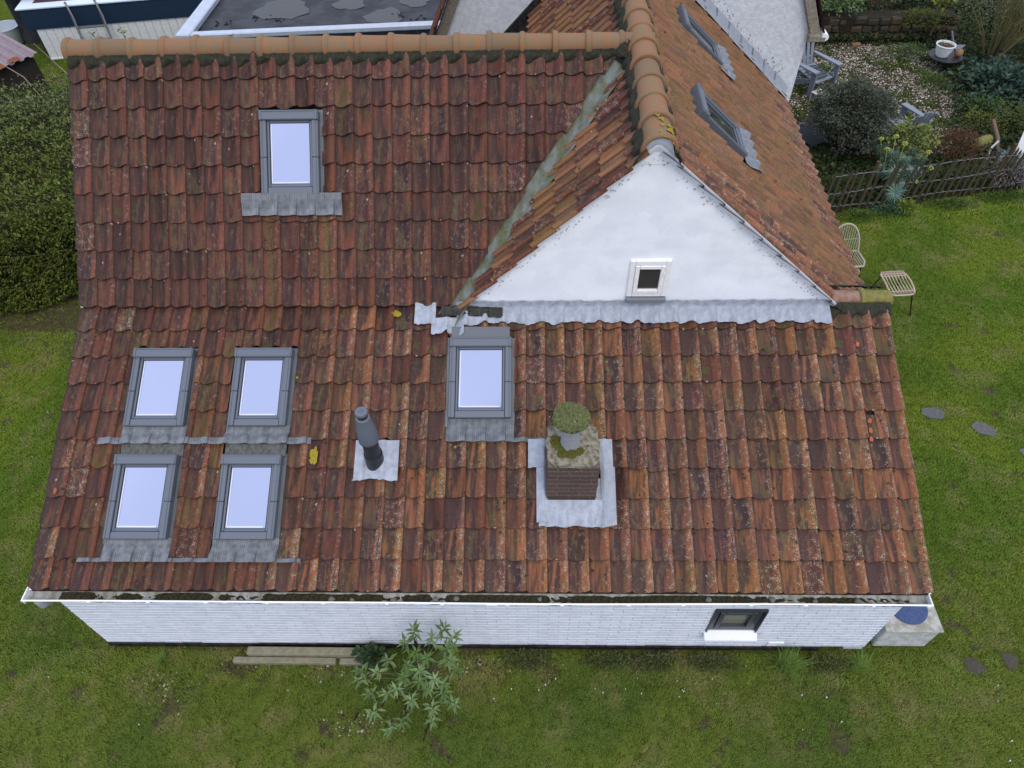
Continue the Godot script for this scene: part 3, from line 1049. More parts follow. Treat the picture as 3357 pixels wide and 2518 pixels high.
func house_metal() -> void:
	var lead := rough_mat("lead", lin(0.36, 0.385, 0.44), lin(0.26, 0.285, 0.33), lin(0.46, 0.48, 0.51), 0.12, 1.5, 0.6, 1.0, 0.03, 0.14, 0.05)
	var grey_lead := rough_mat("grey lead", lin(0.24, 0.265, 0.31), lin(0.3, 0.32, 0.36), lin(0.2, 0.21, 0.22), 0.1, 2.0, 0.6, 1.5, 0.025, 0.12, 0.05)
	var zinc := rough_mat("algae stained zinc", lin(0.175, 0.195, 0.2), lin(0.1, 0.11, 0.055), lin(0.05, 0.058, 0.022), 0.26, 1.6, 0.66, 1.0, 0.016, 0.1, 0.0)
	# apron along the foot of the gable
	var g := group_node("lead_apron", house)
	for piece in [[4.02, 4.42], [4.4, 5.34], [5.31, 6.4], [6.37, 7.86]]:
		var q := Shape.new()
		q.sheet(int((piece[1] - piece[0]) * 80), 9, func(i: float, j: float) -> Vector3:
			var x := lerpf(piece[0], piece[1], i)
			var crease := 0.012 * noise.get_noise_2d(x * 9.0, j * 1.5) + 0.006 * noise.get_noise_2d(x * 22.0, j * 4.0)
			var v := lerpf(2.672 + 0.045 * noise.get_noise_2d(x * 4.0, 2.0), 2.845, minf(j * 1.5, 1.0))
			var h := lerpf(0.06 + wave(x) * 0.9, 0.085 + wave(x) * 0.35, minf(j * 1.5, 1.0)) + crease + 0.004 * i
			var p := on_lean(x, v, h)
			return p + Vector3(0, 0.08, -0.004) * maxf(0.0, j - 0.667) * 3.0, Vector3(0, 1, 0.7))
		obj("lead_sheet", q, lead, g)
	var s: Shape
	# pieces of lead below the valley
	for e in [[3.58, 3.8, 2.68, 2.92, 0.014], [3.76, 4.1, 2.57, 2.74, 0.016]]:
		obj("lead_piece", draped(LEAN_AT, Vector3.RIGHT, LEAN_UP, LEAN_OUT, LEAN_G, e[0], e[1], e[2], e[3], e[4], 0.0, 0.04), lead, g)
	obj("lead_piece", draped(LEAN_AT, Vector3.RIGHT, LEAN_UP, LEAN_OUT, LEAN_G, 3.93, 4.08, 2.55, 2.66, 0.024, 0.0, 0.02), grey_lead, g)
	# mortar and a broken zinc end at the foot of the valley
	s = Shape.new()
	s.sheet(26, 8, func(i: float, j: float) -> Vector3:
		var x := lerpf(3.86, 4.5, i)
		return on_lean(x, 2.76 + 0.11 * j - 0.05 * absf(i - 0.3), 0.125 - 0.05 * absf(j - 0.6) + 0.03 * noise.get_noise_2d(x * 9.0, j * 4.0)), LEAN_OUT)
	obj("wet_mortar", s, rough_mat("dark mortar", lin(0.03, 0.03, 0.03), lin(0.055, 0.055, 0.045), lin(0.16, 0.16, 0.14), 0.1, 4.0, 0.6, 4.0), g)
	# valley gutter
	s = Shape.new()
	s.sheet(70, 12, func(i: float, j: float) -> Vector3:
		var z := lerpf(-2.55, -4.56, i)
		var y := 2.742 + (-z - 2.625) * 0.9845
		var x := 5.87 - (4.6 - y) / 1.03
		var c := j * 2.0 - 1.0
		var p := Vector3(x, y + 0.012, z)
		var lateral := c * (0.19 + 0.008 * noise.get_noise_2d(i * 12.0, c))
		if c < 0.0:
			p += Vector3(1, 0, 0) * lateral
		else:
			p += Vector3(0, 0, 1) * lateral
		p += (MAIN_OUT + INNER_OUT).normalized() * (0.007 * noise.get_noise_2d(i * 22.0, c * 1.5))
		return p, MAIN_OUT + INNER_OUT)
	obj("valley_gutter", s, zinc, house)
	# front gutter
	g = group_node("front_gutter", house)
	var white := plain("white plastic", lin(0.78, 0.79, 0.8), 0.4)
	var dip := func(x: float) -> float:
		return -0.02 * exp(-pow((x - 4.6) / 1.3, 2.0)) + 0.004 * sin(x * 2.0)
	s = Shape.new()
	s.sheet(60, 10, func(i: float, j: float) -> Vector3:
		var x := lerpf(-0.03, 8.47, i)
		var a := lerpf(PI, TAU, j)
		return Vector3(x, 1.528 + dip.call(x) + sin(a) * 0.066, 0.034 + cos(a) * 0.066), Vector3(0, 1, 0.1))
	obj("trough", s, rough_mat("gutter inside", lin(0.36, 0.37, 0.36), lin(0.2, 0.2, 0.16), lin(0.12, 0.12, 0.06), 0.15, 2.0, 0.6, 1.0), g)
	s = Shape.new()
	var lip_pts := []
	var radii := []
	for i in 41:
		var x := lerpf(-0.03, 8.47, i / 40.0)
		lip_pts.append(Vector3(x, 1.53 + dip.call(x), 0.102))
		radii.append(0.009)
	s.tube(lip_pts, radii, 8)
	obj("lip", s, white, g)
	s = Shape.new()
	for x in [-0.03, 8.47]:
		s.at_box(Vector3(x, 1.498 + dip.call(x), 0.034), Vector3(0.012, 0.07, 0.14), 0.003)
	obj("end_cap", s, white, g)
	for i in 15:
		var x := 0.62 + i * 0.56 + 0.03 * sin(i * 3.0)
		s = Shape.new()
		s.at_box(Vector3(x, 1.525 + dip.call(x), 0.109), Vector3(0.035, 0.03, 0.02), 0.004)
		obj("bracket", s, white, g)
	s = Shape.new()
	s.at_box(Vector3(4.42, 1.523 + dip.call(4.42), 0.107), Vector3(0.11, 0.036, 0.022), 0.005)
	obj("connector", s, white, g)
	s = Shape.new()
	s.sheet(480, 5, func(i: float, j: float) -> Vector3:
		var x := lerpf(0.3, 8.3, i)
		var full := smoothstep(-0.35, 0.25, noise.get_noise_2d(x * 1.7, 7.0)) * (1.0 - smoothstep(5.6, 7.4, x) * 0.75)
		return Vector3(x, 1.463 + dip.call(x) + 0.028 * full + 0.012 * noise.get_noise_2d(x * 16.0, j * 4.0), 0.0 + 0.088 * j), Vector3.UP)
	obj("silt", s, rough_mat("gutter silt", lin(0.022, 0.02, 0.014), lin(0.05, 0.048, 0.022), lin(0.12, 0.11, 0.07), 0.12, 6.0, 0.95, 4.0), g)
	s = Shape.new()
	for k in 34:
		var x := 2.6 + k * TW * 0.999 + 0.1
		if rng.randf() < 0.4 and x < 8.3:
			s.lathe(Vector3(x, 1.474 + dip.call(x), 0.04 + rng.randf_range(-0.01, 0.02)), [Vector2(0.03, 0.0), Vector2(0.022, 0.02), Vector2(0.001, 0.027)], 7, 0.2, k)
	obj("droppings", s, rough_mat("pale crust", lin(0.2, 0.2, 0.18), lin(0.14, 0.14, 0.12), lin(0.28, 0.28, 0.26), 0.1, 8.0), g).set_meta("kind", "stuff")
	s = Shape.new()
	s.tube([Vector3(0.08, 1.46, 0.062), Vector3(0.08, 1.36, 0.062), Vector3(0.06, 1.3, 0.03), Vector3(-0.02, 1.27, -0.06)], [0.045, 0.042, 0.038, 0.038], 10)
	obj("outlet_pipe", s, plain("grey pipe", lin(0.3, 0.31, 0.33), 0.5), g)
	# roof windows
	var aprons := rough_mat("pleated lead", lin(0.21, 0.225, 0.25), lin(0.12, 0.13, 0.14), lin(0.3, 0.32, 0.35), 0.12, 2.5, 0.45, 0.0, 0.02, 0.1, 0.25)
	var lean_x := Vector3.RIGHT
	for e in [[1.0, 1.585, "upper left one of the four grouped roof windows over the lean-to"], [2.042, 1.585, "upper right one of the four grouped roof windows over the lean-to"], [0.985, 0.472, "lower left one of the four grouped roof windows, with a reflection in its pane"], [2.038, 0.472, "lower right one of the four grouped roof windows over the lean-to"]]:
		roof_window(on_lean(e[0], e[1]), lean_x, LEAN_UP, LEAN_OUT, 0.61 if e[0] < 1.5 else 0.585, 0.82, e[2])
	roof_window(on_lean(4.277, 1.665), lean_x, LEAN_UP, LEAN_OUT, 0.63, 0.845, "roof window left of the mossy chimney, just below the lead apron")
	var mp := MAIN_AT + MAIN_UP * 1.155 + Vector3(2.31, 0, 0)
	roof_window(mp, lean_x, MAIN_UP, MAIN_OUT, 0.6, 0.845, "single roof window high on the brown main slope")
	for e in [[1.75, 2.29, "roof window of the wing nearest the white gable"], [4.03, 2.16, "roof window of the wing nearest the rear white wall"]]:
		var at: Vector3 = SIDE_AT + Vector3(0.03, 0, -1) * e[0] + SIDE_UP * e[1]
		var b := Vector3(0.03, 0, -1).normalized()
		roof_window(at, b, SIDE_UP, SIDE_OUT, 0.56, 0.78, e[2], false)
	var pl := 0.0065
	obj("pleated_flashing", draped(LEAN_AT, lean_x, LEAN_UP, LEAN_OUT, LEAN_G, 0.44, 2.6, 1.405, 1.475, 0.004, pl), aprons, house)
	for e in [[0.672, 1.34], [1.726, 2.37]]:
		obj("pleated_flashing", draped(LEAN_AT, lean_x, LEAN_UP, LEAN_OUT, LEAN_G, e[0], e[1], 1.41, 1.6, 0.012, pl, 0.0, 0.03), aprons, house)
		obj("pleated_flashing", draped(LEAN_AT, lean_x, LEAN_UP, LEAN_OUT, LEAN_G, e[0], e[1], 0.265, 0.49, 0.006, pl, 0.0, 0.03), aprons, house)
		var t := Shape.new()
		t.box(Transform3D(Basis(Vector3.RIGHT, LEAN_OUT, -LEAN_UP), on_lean((e[0] + e[1]) / 2, 1.35, 0.03)), Vector3(e[1] - e[0] - 0.03, 0.02, 0.13), 0.004)
		obj("tray_flashing", t, rough_mat("dirty tray", lin(0.12, 0.125, 0.12), lin(0.07, 0.072, 0.065), lin(0.04, 0.045, 0.02), 0.15, 3.0, 0.6, 1.0), house)
	obj("pleated_flashing", draped(LEAN_AT, lean_x, LEAN_UP, LEAN_OUT, LEAN_G, 0.44, 2.6, 0.262, 0.3, 0.003, pl), aprons, house)
	obj("pleated_flashing", draped(LEAN_AT, lean_x, LEAN_UP, LEAN_OUT, LEAN_G, 3.94, 4.62, 1.43, 1.68, 0.006, pl, 0.0, 0.03), aprons, house)
	obj("pleated_flashing", draped(LEAN_AT, lean_x, LEAN_UP, LEAN_OUT, LEAN_G, 4.6, 4.9, 1.425, 1.47, 0.003, pl), aprons, house)
	obj("pleated_flashing", draped(MAIN_AT, lean_x, MAIN_UP, MAIN_OUT, MAIN_G, 1.79, 2.84, 0.94, 1.165, 0.012, pl, 0.0, 0.08), aprons, house)
	for e in [[1.36, 2.2, 2.06, 2.31], [3.66, 4.5, 1.93, 2.18]]:
		obj("pleated_flashing", draped(SIDE_AT, Vector3(0.03, 0, -1), SIDE_UP, SIDE_OUT, SIDE_G, e[0], e[1], e[2], e[3], 0.014, 0.004, 0.0, 0.05), aprons, house)
	# folded flashing beside and above the window left of the chimney
	s = Shape.new()
	s.box(Transform3D(Basis(Vector3.RIGHT, LEAN_OUT, -LEAN_UP), on_lean(4.275, 2.565, 0.092)), Vector3(0.6, 0.012, 0.13), 0.003)
	s.box(Transform3D(Basis(Vector3.RIGHT, LEAN_OUT, -LEAN_UP), on_lean(3.945, 2.05, 0.03)), Vector3(0.03, 0.05, 0.95), 0.003)
	obj("tray_flashing", s, plain("tray", Color()), house)


func chimney() -> void:
	var g := group_node("chimney", house)
	var bricks := [rough_mat("sooty brick", lin(0.1, 0.068, 0.058), lin(0.07, 0.05, 0.045), lin(0.25, 0.24, 0.22), 0.1, 7.0, 0.9, 3.0, 0.03, 0.2), rough_mat("brown brick", lin(0.115, 0.075, 0.063), lin(0.085, 0.058, 0.05), lin(0.3, 0.29, 0.27), 0.14, 7.0, 0.9, 3.0, 0.03, 0.2)]
	var concrete := rough_mat("mossy concrete", lin(0.25, 0.225, 0.18), lin(0.115, 0.105, 0.065), lin(0.05, 0.052, 0.016), 0.22, 3.2, 0.95, 4.0, 0.02, 0.18)
	var moss := rough_mat("moss", lin(0.07, 0.085, 0.028), lin(0.15, 0.16, 0.075), lin(0.04, 0.045, 0.015), 0.2, 5.0, 1.0, 7.0, 0.03, 0.16)
	var s := Shape.new()
	s.at_box(Vector3(5.172, 2.146, -0.99), Vector3(0.468, 0.7, 0.468))
	obj("mortar_core", s, rough_mat("old mortar", lin(0.16, 0.135, 0.12), lin(0.09, 0.078, 0.07), lin(0.4, 0.4, 0.38), 0.16, 8.0, 0.95), g)
	for k in 10:
		var y := 1.835 + k * 0.0665 + 0.03
		var runs := [[Vector3(4.935, y, -0.797), Vector3(1, 0, 0), 0.478], [Vector3(4.977, y, -1.225), Vector3(0, 0, 1), 0.38], [Vector3(5.367, y, -1.225), Vector3(0, 0, 1), 0.38]]
		for r in runs.size():
			var x := 0.0
			var first := true
			while x < runs[r][2] - 0.02:
				var l := 0.1 if first and (k + r) % 2 else 0.208
				first = false
				l = minf(l, runs[r][2] - x)
				s = Shape.new()
				var d: Vector3 = runs[r][1]
				var c: Vector3 = runs[r][0] + d * (x + l / 2)
				s.at_box(c + Vector3(rng.randf_range(-0.003, 0.003), 0, rng.randf_range(-0.003, 0.003)), (Vector3(l - 0.006, 0.058, 0.09) if d.x > 0 else Vector3(0.09, 0.058, l - 0.006)), 0.007)
				obj("brick", s, bricks[rng.randi() % 2], g)
				x += l
	s = Shape.new()
	var outline := PackedVector2Array([Vector2(-0.17, -0.235), Vector2(0.18, -0.24), Vector2(0.235, -0.18), Vector2(0.24, 0.165), Vector2(0.17, 0.24), Vector2(-0.15, 0.245), Vector2(-0.225, 0.18), Vector2(-0.235, -0.17)])
	s.slab(Transform3D(Basis(Vector3(1, 0, 0), Vector3(0, 0, -1), Vector3(0, 1, 0)), Vector3(5.17, 2.515, -0.985)), outline, 0.04)
	s.lathe(Vector3(5.17, 2.545, -0.985), [Vector2(0.25, -0.02), Vector2(0.215, -0.002), Vector2(0.1, 0.02), Vector2(0.001, 0.022)], 26, 0.03, 2)
	obj("cap_slab", s, concrete, g)
	s = Shape.new()
	s.lathe(Vector3(5.145, 2.56, -0.99), [Vector2(0.092, 0.0), Vector2(0.087, 0.03), Vector2(0.086, 0.3), Vector2(0.092, 0.31), Vector2(0.092, 0.335), Vector2(0.07, 0.335)], 22)
	obj("pot", s, rough_mat("rough pot", lin(0.3, 0.31, 0.33), lin(0.22, 0.23, 0.245), lin(0.5, 0.5, 0.5), 0.12, 5.0, 0.85, 4.0, 0.03, 0.2), g)
	s = Shape.new()
	for k in 3:
		var a := TAU * k / 3.0 + 0.5
		s.at_box(Vector3(5.145 + cos(a) * 0.08, 2.905, -0.99 + sin(a) * 0.08), Vector3(0.02, 0.05, 0.02))
	obj("cowl_leg", s, concrete, g)
	s = Shape.new()
	s.sheet(72, 26, func(i: float, j: float) -> Vector3:
		var a := i * TAU
		var r := 0.166 * sqrt(1.0 - pow(1.0 - j, 2.0)) if j > 0.0 else 0.0
		r = 0.168 * sin(j * PI * 0.5)
		var lump := 0.026 * noise.get_noise_3d(cos(a) * r * 20.0, j * 3.0, sin(a) * r * 20.0) + 0.014 * noise.get_noise_3d(cos(a) * r * 80.0, 5.0, sin(a) * r * 80.0)
		return Vector3(5.142 + cos(a) * (r + lump * 0.4), 2.92 + 0.068 * cos(j * PI * 0.5) + lump, -0.99 + sin(a) * (r + lump * 0.4)), Vector3.UP)
	s.lathe(Vector3(5.142, 2.902, -0.99), [Vector2(0.05, 0.0), Vector2(0.155, 0.004), Vector2(0.168, 0.018), Vector2(0.167, 0.03)], 30)
	obj("mossy_cowl", s, moss, g)
	var tufts := []
	var greens := []
	for k in 420:
		var a := rng.randf() * TAU
		var q := sqrt(rng.randf())
		var r := 0.168 * q
		var h := 0.066 * sqrt(maxf(0.0, 1.0 - q * q))
		if noise.get_noise_2d(cos(a) * r * 22.0, sin(a) * r * 22.0) < -0.12:
			continue
		tufts.append(Transform3D(Basis.from_euler(Vector3(rng.randfn(0, 0.4), rng.randf() * 6.0, rng.randfn(0, 0.4))).scaled(Vector3(1, 0.6, 1) * rng.randf_range(0.5, 1.2)), Vector3(5.142 + cos(a) * r, 2.918 + h, -0.99 + sin(a) * r)))
		greens.append(shade(lin(0.075, 0.085, 0.03).lerp(lin(0.15, 0.155, 0.075), rng.randf()), 0.2))
	var tuft := Shape.new()
	tuft.lathe(Vector3.ZERO, [Vector2(0.012, -0.006), Vector2(0.011, 0.004), Vector2(0.006, 0.01), Vector2(0.0005, 0.012)], 7, 0.25, 2)
	many("moss_tufts", tuft.mesh(), leafy("moss tufts", 1.0), tufts, greens, g)
	s = Shape.new()
	for k in 60:
		var a := rng.randfn(2.4, 0.9)
		var r := rng.randf_range(0.095, 0.17)
		var w := rng.randf_range(0.012, 0.03)
		s.lathe(Vector3(5.145 + cos(a) * r, 2.565 - (r - 0.09) * 0.12, -0.99 + sin(a) * r), [Vector2(w, 0.0), Vector2(w * 0.8, w * 0.4), Vector2(0.001, w * 0.6)], 7, 0.15, k)
	obj("moss_cushion", s, rough_mat("olive moss", lin(0.06, 0.06, 0.012), lin(0.09, 0.085, 0.02), lin(0.03, 0.035, 0.01), 0.1, 8.0, 1.0, 5.0), g).set_meta("kind", "stuff")
	# lead round the stack
	var lead := rough_mat("lead", Color(), Color(), Color(), 0, 1)
	var grey := rough_mat("grey lead", Color(), Color(), Color(), 0, 1)
	s = draped(LEAN_AT, Vector3.RIGHT, LEAN_UP, LEAN_OUT, LEAN_G, 4.86, 5.52, 0.6, 0.85, 0.012, 0.0, 0.022, 0.1)
	obj("front_apron", s, lead, g)
	s = draped(LEAN_AT, Vector3.RIGHT, LEAN_UP, LEAN_OUT, LEAN_G, 4.84, 4.95, 0.64, 1.2, 0.02, 0.0, 0.015)
	obj("side_apron", s, lead, g)
	s = draped(LEAN_AT, Vector3.RIGHT, LEAN_UP, LEAN_OUT, LEAN_G, 5.4, 5.55, 0.62, 1.06, 0.022, 0.0, 0.02)
	obj("side_apron", s, lead, g)
	s = draped(LEAN_AT, Vector3.RIGHT, LEAN_UP, LEAN_OUT, LEAN_G, 5.46, 5.6, 0.6, 1.17, 0.03, 0.0, 0.02)
	obj("side_apron", s, grey, g)
	for e in [[4.76, 4.95, 1.17, 1.45], [5.42, 5.585, 1.15, 1.45]]:
		obj("back_apron", draped(LEAN_AT, Vector3.RIGHT, LEAN_UP, LEAN_OUT, LEAN_G, e[0], e[1], e[2], e[3], 0.015, 0.0, 0.02), lead, g)
	# flue pipe with its lead plate
	g = group_node("flue_pipe", house)
	var black := plain("black pipe", lin(0.02, 0.023, 0.03), 0.45)
	var grey_pipe := plain("grey cowl", lin(0.105, 0.12, 0.148), 0.5)
	obj("lead_plate", draped(LEAN_AT, Vector3.RIGHT, LEAN_UP, LEAN_OUT, LEAN_G, 3.055, 3.49, 1.04, 1.44, 0.012, 0.0, 0.025), lead, g)
	s = Shape.new()
	s.lathe(Vector3(3.258, 2.03, -1.1), [Vector2(0.105, -0.05), Vector2(0.104, 0.02), Vector2(0.094, 0.07), Vector2(0.086, 0.17), Vector2(0.09, 0.175), Vector2(0.09, 0.2), Vector2(0.078, 0.205), Vector2(0.077, 0.5)], 26)
	obj("pipe", s, black, g)
	s = Shape.new()
	s.lathe(Vector3(3.258, 2.03, -1.1), [Vector2(0.074, 0.43), Vector2(0.098, 0.43), Vector2(0.099, 0.47), Vector2(0.094, 0.52), Vector2(0.093, 0.6), Vector2(0.08, 0.615), Vector2(0.066, 0.76), Vector2(0.064, 0.775), Vector2(0.045, 0.775)], 26)
	obj("cowl", s, grey_pipe, g)
	s = Shape.new()
	s.lathe(Vector3(3.258, 2.03, -1.1), [Vector2(0.05, 0.76), Vector2(0.05, 0.82)], 20)
	obj("neck", s, black, g)
	s = Shape.new()
	s.lathe(Vector3(3.258, 2.03, -1.1), [Vector2(0.04, 0.81), Vector2(0.06, 0.815), Vector2(0.062, 0.84), Vector2(0.056, 0.855), Vector2(0.054, 0.852), Vector2(0.001, 0.858)], 26)
	for k in 4:
		s.at_box(Vector3(3.258, 2.888, -1.1), Vector3(0.07, 0.003, 0.004), 0.0, PI * k / 4)
	obj("lid", s, grey_pipe, g)


# moss cushions, yellow lichen and stray bits on the slopes
func roof_growth() -> void:
	var s := Shape.new()
	for k in 420:
		var x := rng.randf_range(0.05, 8.4)
		var v := rng.randf_range(0.05, 2.7)
		var i := floorf(x / TW)
		x = i * TW + rng.randfn(0.012, 0.016)
		if rng.randf() < 0.35:
			x = rng.randf_range(0.05, 8.4)
		if rng.randf() < 0.5:
			v = LEAN_G * roundf(v / LEAN_G) - rng.randf_range(0.01, 0.04)
		if x > 0.65 and x < 2.4 and v > 0.25 or x > 3.9 and x < 4.65 and v > 1.4 or absf(x - 5.2) < 0.4 and v > 0.55 and v < 1.5 or absf(x - 3.27) < 0.25 and v > 1.0 and v < 1.5 or v < 0.0:
			continue
		if x < 5.2 and rng.randf() < 0.4:
			continue
		var w := rng.randf_range(0.005, 0.016)
		s.lathe(on_lean(x, v, tile_top(x, v, LEAN_G) - 0.004), [Vector2(w * 1.1, 0.0), Vector2(w * 0.8, w * 0.45), Vector2(0.0006, w * 0.6)], 6, 0.2, k)
	for k in 90:
		var v := rng.randf_range(0.0, 2.4)
		var x := rng.randf_range(0.05, 3.8 + v * 0.6)
		var w := rng.randf_range(0.004, 0.011)
		if x > 1.75 and x < 2.88 and v > 0.88 and v < 2.08:
			continue
		var p: Vector3 = MAIN_AT + Vector3(x, 0, 0) + MAIN_UP * v + MAIN_OUT * (tile_top(x, v, MAIN_G) - 0.006)
		s.lathe(p, [Vector2(w * 1.1, 0.0), Vector2(w * 0.8, w * 0.5), Vector2(0.0006, w * 0.6)], 6, 0.2, k)
	obj("moss_specks", s, rough_mat("dark moss", lin(0.024, 0.026, 0.01), lin(0.045, 0.05, 0.015), lin(0.08, 0.08, 0.03), 0.1, 7.0, 1.0, 4.0), house).set_meta("kind", "stuff")
	# lichen rosettes
	var yellow := rough_mat("yellow lichen", lin(0.3, 0.23, 0.02), lin(0.2, 0.16, 0.03), lin(0.13, 0.09, 0.03), 0.25, 14.0, 0.95, 2.0)
	for e in [[2.64, 1.285, 0.045, 0.085], [3.385, 2.8, 0.045, 0.035], [2.4, 2.1, 0.012, 0.012], [4.04, 1.38, 0.014, 0.014], [5.9, 0.2, 0.012, 0.01]]:
		s = Shape.new()
		s.sheet(26, 10, func(i: float, j: float) -> Vector3:
			var a := i * TAU
			var w: float = j * (1.0 + 0.08 * sin(a * 3.0 + e[0]) * j + 0.45 * j * noise.get_noise_2d(cos(a) * 1.6 + e[0], sin(a) * 1.6))
			var x: float = e[0] + cos(a) * w * e[2]
			var v: float = e[1] + sin(a) * w * e[3]
			return on_lean(x, v, tile_top(x, v, LEAN_G) + 0.008 * (1.0 - j * 1.2)), LEAN_OUT)
		obj("lichen_patch", s, yellow, house)
	# yellow lichen on the end of the wing's ridge
	for k in 26:
		var a := rng.randf_range(-0.05, 1.05)
		var z := -2.75 + rng.randfn(0.0, 0.16)
		var c := Vector3(5.87 + sin(a) * 0.15, 4.6 + cos(a) * 0.137, z)
		var out := Vector3(sin(a), cos(a), 0)
		var side := out.cross(Vector3(0, 0, 1))
		var w := rng.randf_range(0.008, 0.036)
		s = Shape.new()
		s.sheet(16, 3, func(i: float, j: float) -> Vector3:
			var q := i * TAU
			var r := w * j * (1.0 + 0.4 * sin(q * 3.0 + k) + 0.2 * sin(q * 7.0))
			var d := side * cos(q) * r + Vector3(0, 0, 1) * sin(q) * r
			return c + d + out * (0.006 - 0.006 * j - r * r * 2.5 * absf(cos(q))), out)
		obj("lichen_patch", s, yellow, house)
	# broken tile bits, fresh orange, lying on the slope
	var fresh := plain("fresh clay", lin(0.32, 0.095, 0.045), 0.9)
	for e in [[8.109, 2.437, "small orange tile splinter near the corner ridge"], [8.13, 1.64, "orange shard in a tile joint above the broken tile"], [8.117, 1.54, "orange shard below the broken tile"], [0.12, 0.937, "orange shard on the outermost left tile column"], [3.96, 2.57, "orange shard at the top corner of the window left of the chimney"], [8.123, 1.455, "orange shard, lowest of those below the broken tile"]]:
		var x: float = e[0]
		var v: float = e[1]
		s = Shape.new()
		var out := PackedVector2Array()
		for k in 5:
			var a := TAU * k / 5.0 + rng.randf_range(-0.3, 0.3)
			out.append(Vector2(cos(a), sin(a) * 1.5) * rng.randf_range(0.014, 0.026))
		s.slab(Transform3D(Basis(Vector3.RIGHT, LEAN_UP, LEAN_OUT).rotated(LEAN_UP, rng.randf_range(-0.4, 0.4)), on_lean(x, v, tile_top(x, v, LEAN_G) + 0.005)), out, 0.01)
		tag(obj("tile_shard", s, fresh), e[2], "tile shard", "broken tile shards on the lean-to roof")


# ---------------------------------------------------------------- ground and lawn
func lawn_tone(x: float, z: float) -> Color:
	var a := fine.get_noise_2d(x * 0.42 + 3.0, z * 0.42)
	var b := noise.get_noise_2d(x * 1.5, z * 1.5 + 40.0)
	var c := fine.get_noise_2d(x * 4.0 - 9.0, z * 4.0)
	var green := lin(0.1, 0.142, 0.011)
	var deep := lin(0.064, 0.112, 0.008)
	var straw := lin(0.165, 0.135, 0.055)
	var t := green.lerp(deep, smoothstep(-0.25, 0.35, a))
	t = t.lerp(lin(0.13, 0.15, 0.04), smoothstep(0.05, 0.4, b) * 0.5)
	var near := smoothstep(-2.5, 0.5, z)
	t = t.lerp(lin(0.088, 0.102, 0.034), 0.2 + 0.2 * near) * (1.0 - 0.16 * near)
	return t.lerp(straw, smoothstep(0.12, 0.5, b * 0.55 + c * 0.5 - a * 0.3) * (0.25 if x > 9.0 else 0.36))


func bare(x: float, z: float) -> float:
	# worn or earthy spots
	var d := fine.get_noise_2d(x * 1.1 + 50.0, z * 1.1) + noise.get_noise_2d(x * 3.0, z * 3.0) * 0.6
	var near_wall := 0.25 if z > -0.1 and z < 0.35 and x > 1.0 and x < 7.5 else 0.0
	return smoothstep(0.58, 0.76, d + near_wall)


func in_garden(x: float, z: float) -> bool:
	return x > 9.4 and z < fence_z(x) + 0.2


func fence_z(x: float) -> float:
	return -7.95 - (x - 10.3) * 0.2


func ground() -> void:
	var size := 1024
	var span := 32.0
	var im := Image.create(size, size, false, Image.FORMAT_RGB8)
	for j in size:
		for i in size:
			var x := 4.5 + (float(i) / size - 0.5) * span
			var z := -7.0 + (float(j) / size - 0.5) * span
			var c := lawn_tone(x, z) * 0.62
			var g := fine.get_noise_2d(x * 22.0, z * 22.0)
			c = c * (1.0 + g * 0.7)
			var soil := (lin(0.022, 0.018, 0.011) if in_garden(x, z) else lin(0.06, 0.047, 0.03)) * (1.0 + g * 0.6)
			var k := bare(x, z)
			if in_garden(x, z) or (z > -10.0 and z < -4.95 - (x + 3.7) * -0.45 and x < -1.2):
				k = 0.9
			c = c.lerp(soil, k * 0.85)
			im.set_pixel(i, j, c.linear_to_srgb())
	var m := StandardMaterial3D.new()
	m.resource_name = "lawn ground"
	m.albedo_texture = ImageTexture.create_from_image(im)
	m.roughness = 1.0
	m.metallic_specular = 0.1
	var s := Shape.new()
	var h := 160.0
	var n := 10
	for j in n:
		for i in n:
			var a := Vector3(4.5 - h + 2 * h * i / n, 0, -7.0 - h + 2 * h * j / n)
			var e := 2 * h / n
			var p := [a, a + Vector3(e, 0, 0), a + Vector3(e, 0, e), a + Vector3(0, 0, e)]
			var q := []
			for o in p:
				q.append(Vector2((o.x - 4.5) / span + 0.5, (o.z + 7.0) / span + 0.5))
			s.tri(p[0], p[1], p[2], Vector3.UP, Vector3.UP, Vector3.UP, q[0], q[1], q[2])
			s.tri(p[0], p[2], p[3], Vector3.UP, Vector3.UP, Vector3.UP, q[0], q[2], q[3])
	tag(obj("ground", s, m), "mown lawn ground with worn brownish patches round the cottage", "ground", "", "structure")


func blade_tuft(blades: int, tall: float, spread: float, wide: float, sd: int, lean := 0.6) -> Mesh:
	var r := RandomNumberGenerator.new()
	r.seed = sd
	var s := Shape.new()
	for k in blades:
		var a := r.randf() * TAU
		var o := Vector3(r.randfn(0, spread), -0.004, r.randfn(0, spread))
		var d := Vector3(cos(a), 0, sin(a))
		var side := Vector3(-d.z, 0, d.x) * wide * r.randf_range(0.7, 1.3)
		var h := tall * r.randf_range(0.55, 1.2)
		var b := r.randf_range(0.2, 1.0) * lean
		var mid := o + Vector3.UP * h * 0.6 + d * h * b * 0.4
		var tip := o + Vector3.UP * h * (1.0 - 0.25 * b) + d * h * b * 1.1
		var f := (Vector3.UP * 0.8 + d * -0.4 + Vector3(0, 0.5, 0)).normalized()
		s.tri(o - side, o + side, mid + side * 0.7, f, f, f)
		s.tri(o - side, mid + side * 0.7, mid - side * 0.7, f, f, f)
		s.tri(mid - side * 0.7, mid + side * 0.7, tip, f, f, f)
	return s.mesh()


